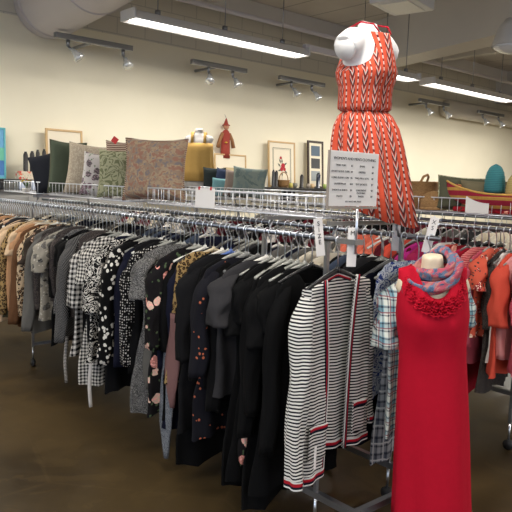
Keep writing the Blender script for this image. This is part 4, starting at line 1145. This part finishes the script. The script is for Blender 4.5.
# ------------------------------------------------------------------ wall shelf and what stands on it
SZ = 1.56; SY0 = 7.18
e = empty('wall_shelf', (2.2, SY0, SZ), label='long black shelf on the cream wall behind the racks', cat='shelf')
bevel(MB().box(0, 10.5, 0, WY - SY0 - .001, -.04, 0).build('board', black_wood, e, False), .004)
for i in range(7): MB().box(.3 + i * 1.5, .33 + i * 1.5, .04, WY - SY0 - .001, -.2, -.041).build('bracket', black_wood, e, False)
e = empty('wall_cabinet', (2.0, 6.98, 0), label='grey wall cabinet under the black shelf behind the far rack end', cat='cabinet')
greyp = plain('grey_panel', (150, 148, 144), .6)
MB().box(0, 2.2, 0, .519, .95, 1.42).build('body', greyp, e, False)
MB().box(-.02, 2.22, -.02, .519, 1.42, 1.45).build('top', plain('grey_top', (110, 108, 106), .5), e, False)
for i in range(3): d = MB().box(.04 + i * .72, .72 + i * .72, -.018, -.001, .97, 1.38).build('door', greyp, e, False); MB().tube([(.66 + i * .72, -.022, 1.1), (.66 + i * .72, -.022, 1.25)], .006, 8).build('handle', steel, d)


def frame(x, z, w_, h_, fm, b, mats, label, art, lean=.07, group=None, y=None, art_mat=None):
    e = empty('picture_frame', (x, y or 7.36, z), label=label, cat='picture'); e.rotation_euler = (-math.asin(min(.3, lean)) if lean else 0, 0, 0)
    m = MB()
    m.box(-w_ / 2, w_ / 2, -.012, .012, 0, b).box(-w_ / 2, w_ / 2, -.012, .012, h_ - b, h_).box(-w_ / 2, -w_ / 2 + b, -.012, .012, b, h_ - b).box(w_ / 2 - b, w_ / 2, -.012, .012, b, h_ - b)
    bevel(m.build('frame_moulding', fm, e, False), .003)
    mt = MB().box(-w_ / 2 + b, w_ / 2 - b, -.002, .006, b, h_ - b).build('mat_board', mats, e, False)
    if art: art(e, mt)
    return e
ivory = plain('ivory_mat', (228, 218, 196), .8, 0, .05); grn = plain('dark_green', (58, 70, 60), .8); rosem = plain('rose_red', (176, 40, 52), .8); bei = plain('art_beige', (196, 176, 134), .8)
def art_rose(e, mt):
    m = MB(); W_, H_ = .15, .46
    for a in (.0, .018):
        x, z0, z1 = .19 - a, .075 + a, .60 - a; t_ = .006 if a == 0 else .002
        m.box(-x, x, -.005, -.003, z0, z0 + t_).box(-x, x, -.005, -.003, z1 - t_, z1).box(-x, -x + t_, -.005, -.003, z0, z1).box(x - t_, x, -.005, -.003, z0, z1)
    m.build('inner_border', grn, mt, False)
    rr_ = random.Random(3); m = MB(); g = MB()
    for cx_, cz_, r_ in ((.02, .33, .04), (-.01, .28, .03), (.05, .28, .026), (-.025, .45, .022)):
        if cx_ != .02: m.build('rose_flower', rosem, mt, False); m = MB()
        for k in range(6):
            a = k * pi / 3; c = Vector((cx_ + cos(a) * r_ * .5, -.006 - .0004 * k, cz_ + sin(a) * r_ * .5)); m.add([c + Vector((cos(t) * r_ * .6, 0, sin(t) * r_ * .6)) for t in [2 * pi * i / 10 for i in range(10)]], [tuple(range(10))])
    for cx_, cz_, a in ((-.06, .34, 2.4), (-.05, .26, 3.4), (.08, .24, -.6), (0, .2, -1.6), (-.04, .40, 2), (.07, .36, .6), (.0, .4, 1.6)):
        c = Vector((cx_, -.0055, cz_)); d = Vector((cos(a), 0, sin(a))) * .04; n_ = Vector((-sin(a), 0, cos(a))) * .014; g.add([c - d, c + n_, c + d, c - n_], [(0, 1, 2, 3)])
    g.box(-.002, .002, -.0055, -.005, .12, .3); m.build('rose_flower', rosem, mt, False); g.build('rose_leaves', grn, mt, False)
frame(6.88, SZ + .001, .56, .70, wood_light, .025, ivory, 'tall pale wood framed print of red roses on the black shelf', art_rose)
def art_plain(w_, h_, mat_):
    def f(e, mt): MB().box(-w_ / 2, w_ / 2, -.005, -.003, .5 * 0 + .12, .12 + h_).build('print', mat_, mt, False)
    return f
frame(3.36, SZ + .001, .46, .60, wood_light, .025, ivory, 'pale wood framed beige print leaning behind the dark green cushion', art_plain(.16, .28, bei))
frame(5.87, SZ + .001, .58, .45, wood_light, .02, ivory, 'pale wood framed print below the hanging doll', art_plain(.26, .14, bei))
def art_dark(e, mt):
    for i, (c, z0) in enumerate(((plain('art_blue', (90, 106, 122), .7), .52), (plain('art_grey', (70, 70, 72), .7), .32), (plain('art_pale', (150, 156, 158), .7), .12))): MB().box(-.1, .1, -.005, -.003, z0, z0 + .16).build('print', c, mt, False)
frame(7.62, SZ + .001, .36, .76, wood_dark, .035, ivory, 'narrow dark wood frame with three small prints beside the price sign', art_dark)
frame(6.50, SZ + .001, .15, .16, white_pl, .014, ivory, 'tiny white framed picture beside the small plant', art_plain(.04, .0, grn), .05)
# blue painting at the frame edge
def art_b(e, mt):
    MB().box(-.24, .24, -.005, -.003, .04, .2).build('print', plain('art_deepblue', (70, 120, 180), .7), mt, False)
    MB().box(-.24, .24, -.006, -.0035, .2, .34).build('print', plain('art_green', (110, 190, 160), .7), mt, False)
frame(2.40, SZ + .001, .52, .56, plain('teal_edge', (96, 178, 186), .6), .02, plain('art_sky', (110, 170, 210), .7), 'unframed blue and green painting at the very edge of the shelf', art_b, .02)
plant('potted_plant', 6.34, 7.3, SZ, 'small green potted plant on the black shelf beside the cushions', 'plant', None, 1.7, None, 34)
# doll on the wall
e = empty('hanging_doll', (5.80, 7.42, 1.97), label='red-robed hanging puppet doll with pointed hat on the cream wall', cat='doll')
dollred = plain('doll_red', (160, 62, 50), .85, 0, .3, 60, .3); dollbrown = plain('doll_brown', (150, 104, 66), .85)
m = MB(); m.loft([ell(0, 0, z, a, b, 16) for z, a, b in ((-.02, .085, .05), (.1, .075, .045), (.25, .07, .04), (.32, .075, .042), (.36, .05, .035), (.38, .025, .025))], True, True); m.build('robe', dollred, e)
m = MB(); m.lathe([(.005, -.045), (.03, -.03), (.042, 0), (.035, .03), (.005, .045)], (0, -.005, .42), 16); m.build('head', plain('doll_skin', (196, 142, 112), .7), e)
m = MB(); m.lathe([(.06, .44), (.056, .452), (.035, .46), (.025, .49), (.012, .53), (.002, .55)], (0, 0, 0), 16); m.build('hat', dollred, e)
for s in (-1, 1): MB().tube([(s * .06, 0, .33), (s * .11, -.01, .24), (s * (.15 if s < 0 else .13), -.02, .13)], [.026, .024, .03], 10).build('arm', dollbrown, e)
m = MB(); m.lathe([(.002, -.012), (.02, -.004), (.02, .004), (.002, .012)], (-.03, -.05, .2), 12); m.build('yellow_button', yf, e)
MB().tube([(0, 0, .54), (0, .04, .6)], .002, 4).build('string', ink, e)
# dark pieces on the shelf
def block(name, x, y, z, sx, sy, sz, mat, label, cat, grill=None):
    e = empty(name, (x, y, z), label=label, cat=cat); bevel(MB().box(-sx / 2, sx / 2, -sy / 2, sy / 2, 0, sz).build('body', mat, e, False), .006)
    if grill: MB().box(-sx * .38, sx * .38, -sy / 2 - .003, -sy / 2 - .0005, sz * .08, sz * .92).build('front_panel', grill, e, False)
    return e
def candle(name, x, y, r_, h_, mat, label, cat='candle holder'):
    e = empty(name, (x, y, SZ), label=label, cat=cat)
    MB().lathe([(r_ * 1.3, 0), (r_ * 1.3, .012), (r_, .02), (r_, h_ * .9), (r_ * .8, h_ * .97), (r_ * .55, h_)], n=18).build('body', mat, e)
    MB().lathe([(r_ * .6, h_), (r_ * .6, h_ + .01), (r_ * .2, h_ + .012)], n=14).build('cap', darksteel, e); return e
candle('candle_holder', 2.86, 7.3, .026, .30, black_wood, 'tall black cylinder, first of the pair above the small patterned box')
candle('candle_holder', 2.935, 7.3, .026, .31, black_wood, 'tall black cylinder, second of the pair above the small patterned box')
candle('candle_holder', 3.0, 7.3, .022, .33, black_wood, 'tall thin black cylinder just left of the black tilted cushion')
candle('candle_holder', 3.075, 7.3, .022, .34, black_wood, 'tall thin black cylinder touching the black tilted cushion outline')
block('gift_box', 2.84, 7.24, SZ, .2, .1, .09, fabric('box_print', 'floral', (210, 196, 176), (190, 70, 60), (200, 120, 90), (120, 150, 120), s=.5), 'small patterned box in front of the pair of black cylinders', 'box', None)
candle('bottle', 6.66, 7.26, .026, .24, black_wood, 'slim black bottle in front of the rose print', 'bottle')
candle('bottle', 6.60, 7.26, .022, .25, darksteel, 'slim dark metal bottle beside the handled basket', 'bottle')
candle('bottle', 7.22, 7.28, .03, .20, black_wood, 'black bottle between the rose print and the dark frame', 'bottle')
candle('bottle', 7.55, 7.24, .035, .24, plain('dark_blue_glass', (44, 50, 66), .15), 'dark blue bottle in front of the dark wood frame', 'bottle')
for i, (x, c, nm) in enumerate(((6.95, (190, 180, 90), 'yellow-green'), (7.05, (120, 120, 110), 'grey'), (7.34, (150, 140, 126), 'taupe'), (7.43, (200, 170, 130), 'peach'), (7.72, (150, 170, 90), 'green'))):
    e = empty('cup', (x, 7.25, SZ), label=f'small {nm} cup on the black shelf', cat='cup'); MB().lathe([(.024, 0), (.032, .03), (.034, .075), (.03, .075), (.026, .01)], n=18).build('bowl', plain('cup_%d' % i, c, .4), e)
    MB().tube([(.032, 0, .06), (.052, 0, .05), (.05, 0, .025), (.03, 0, .02)], .004, 6).build('handle', plain('cuph_%d' % i, c, .4), e)
e = empty('handled_basket', (6.83, 7.28, SZ), label='brown handled wicker basket in front of the rose print', cat='basket')
MB().lathe([(.06, 0), (.085, .05), (.1, .11), (.104, .115), (.092, .11), (.07, .03)], n=24).build('weave', wicker_m, e)
MB().tube([(-.095 * cos(t), 0, .11 + .12 * sin(t)) for t in [pi * i / 10 for i in range(11)]], .007, 6).build('handle', wicker_m, e)
# things on the cabinet
block('radio', 2.35, 7.0, 1.451, .26, .16, .08, black_pl, 'flat black radio on the grey cabinet', 'radio', darksteel)
for i, x in enumerate((2.72, 2.86)):
    e = empty('glass_jar', (x, 7.05, 1.451), label=['pale glass jar on the cabinet beside the radio', 'pale glass jar on the cabinet, further from the radio'][i], cat='jar'); MB().lathe([(.03, 0), (.034, .02), (.034, .075), (.026, .085)], n=18).build('jar_body', plain('jar_glass_%d' % i, (170, 180, 200), .15), e); MB().lathe([(.028, .085), (.028, .1)], n=18).build('lid', steel, e)

# ------------------------------------------------------------------ light
area('daylight', (XL - .5, 1.0, 1.8), 2.4, 7.0, 120, (.68, .80, 1), (0, radians(-90), 0))
area('daylight', (2, YF - .5, 1.8), 7.8, 2.4, 90, (.72, .83, 1), (radians(90), 0, 0))
wd = bpy.data.worlds.new('world'); SC.world = wd; wd.use_nodes = True
wd.node_tree.nodes['Background'].inputs[0].default_value = (.6, .72, 1, 1); wd.node_tree.nodes['Background'].inputs[1].default_value = .6
vs = SC.view_settings; vs.view_transform = 'Standard'; vs.look = 'None'; vs.gamma = 1; vs.exposure = 0.0; vs.use_curve_mapping = False

for o in bpy.data.objects:
    if o.get('label') and len(o['label'].split()) > 16: o['label'] = o['label'].replace(' plastic', '').replace(' plain', '')
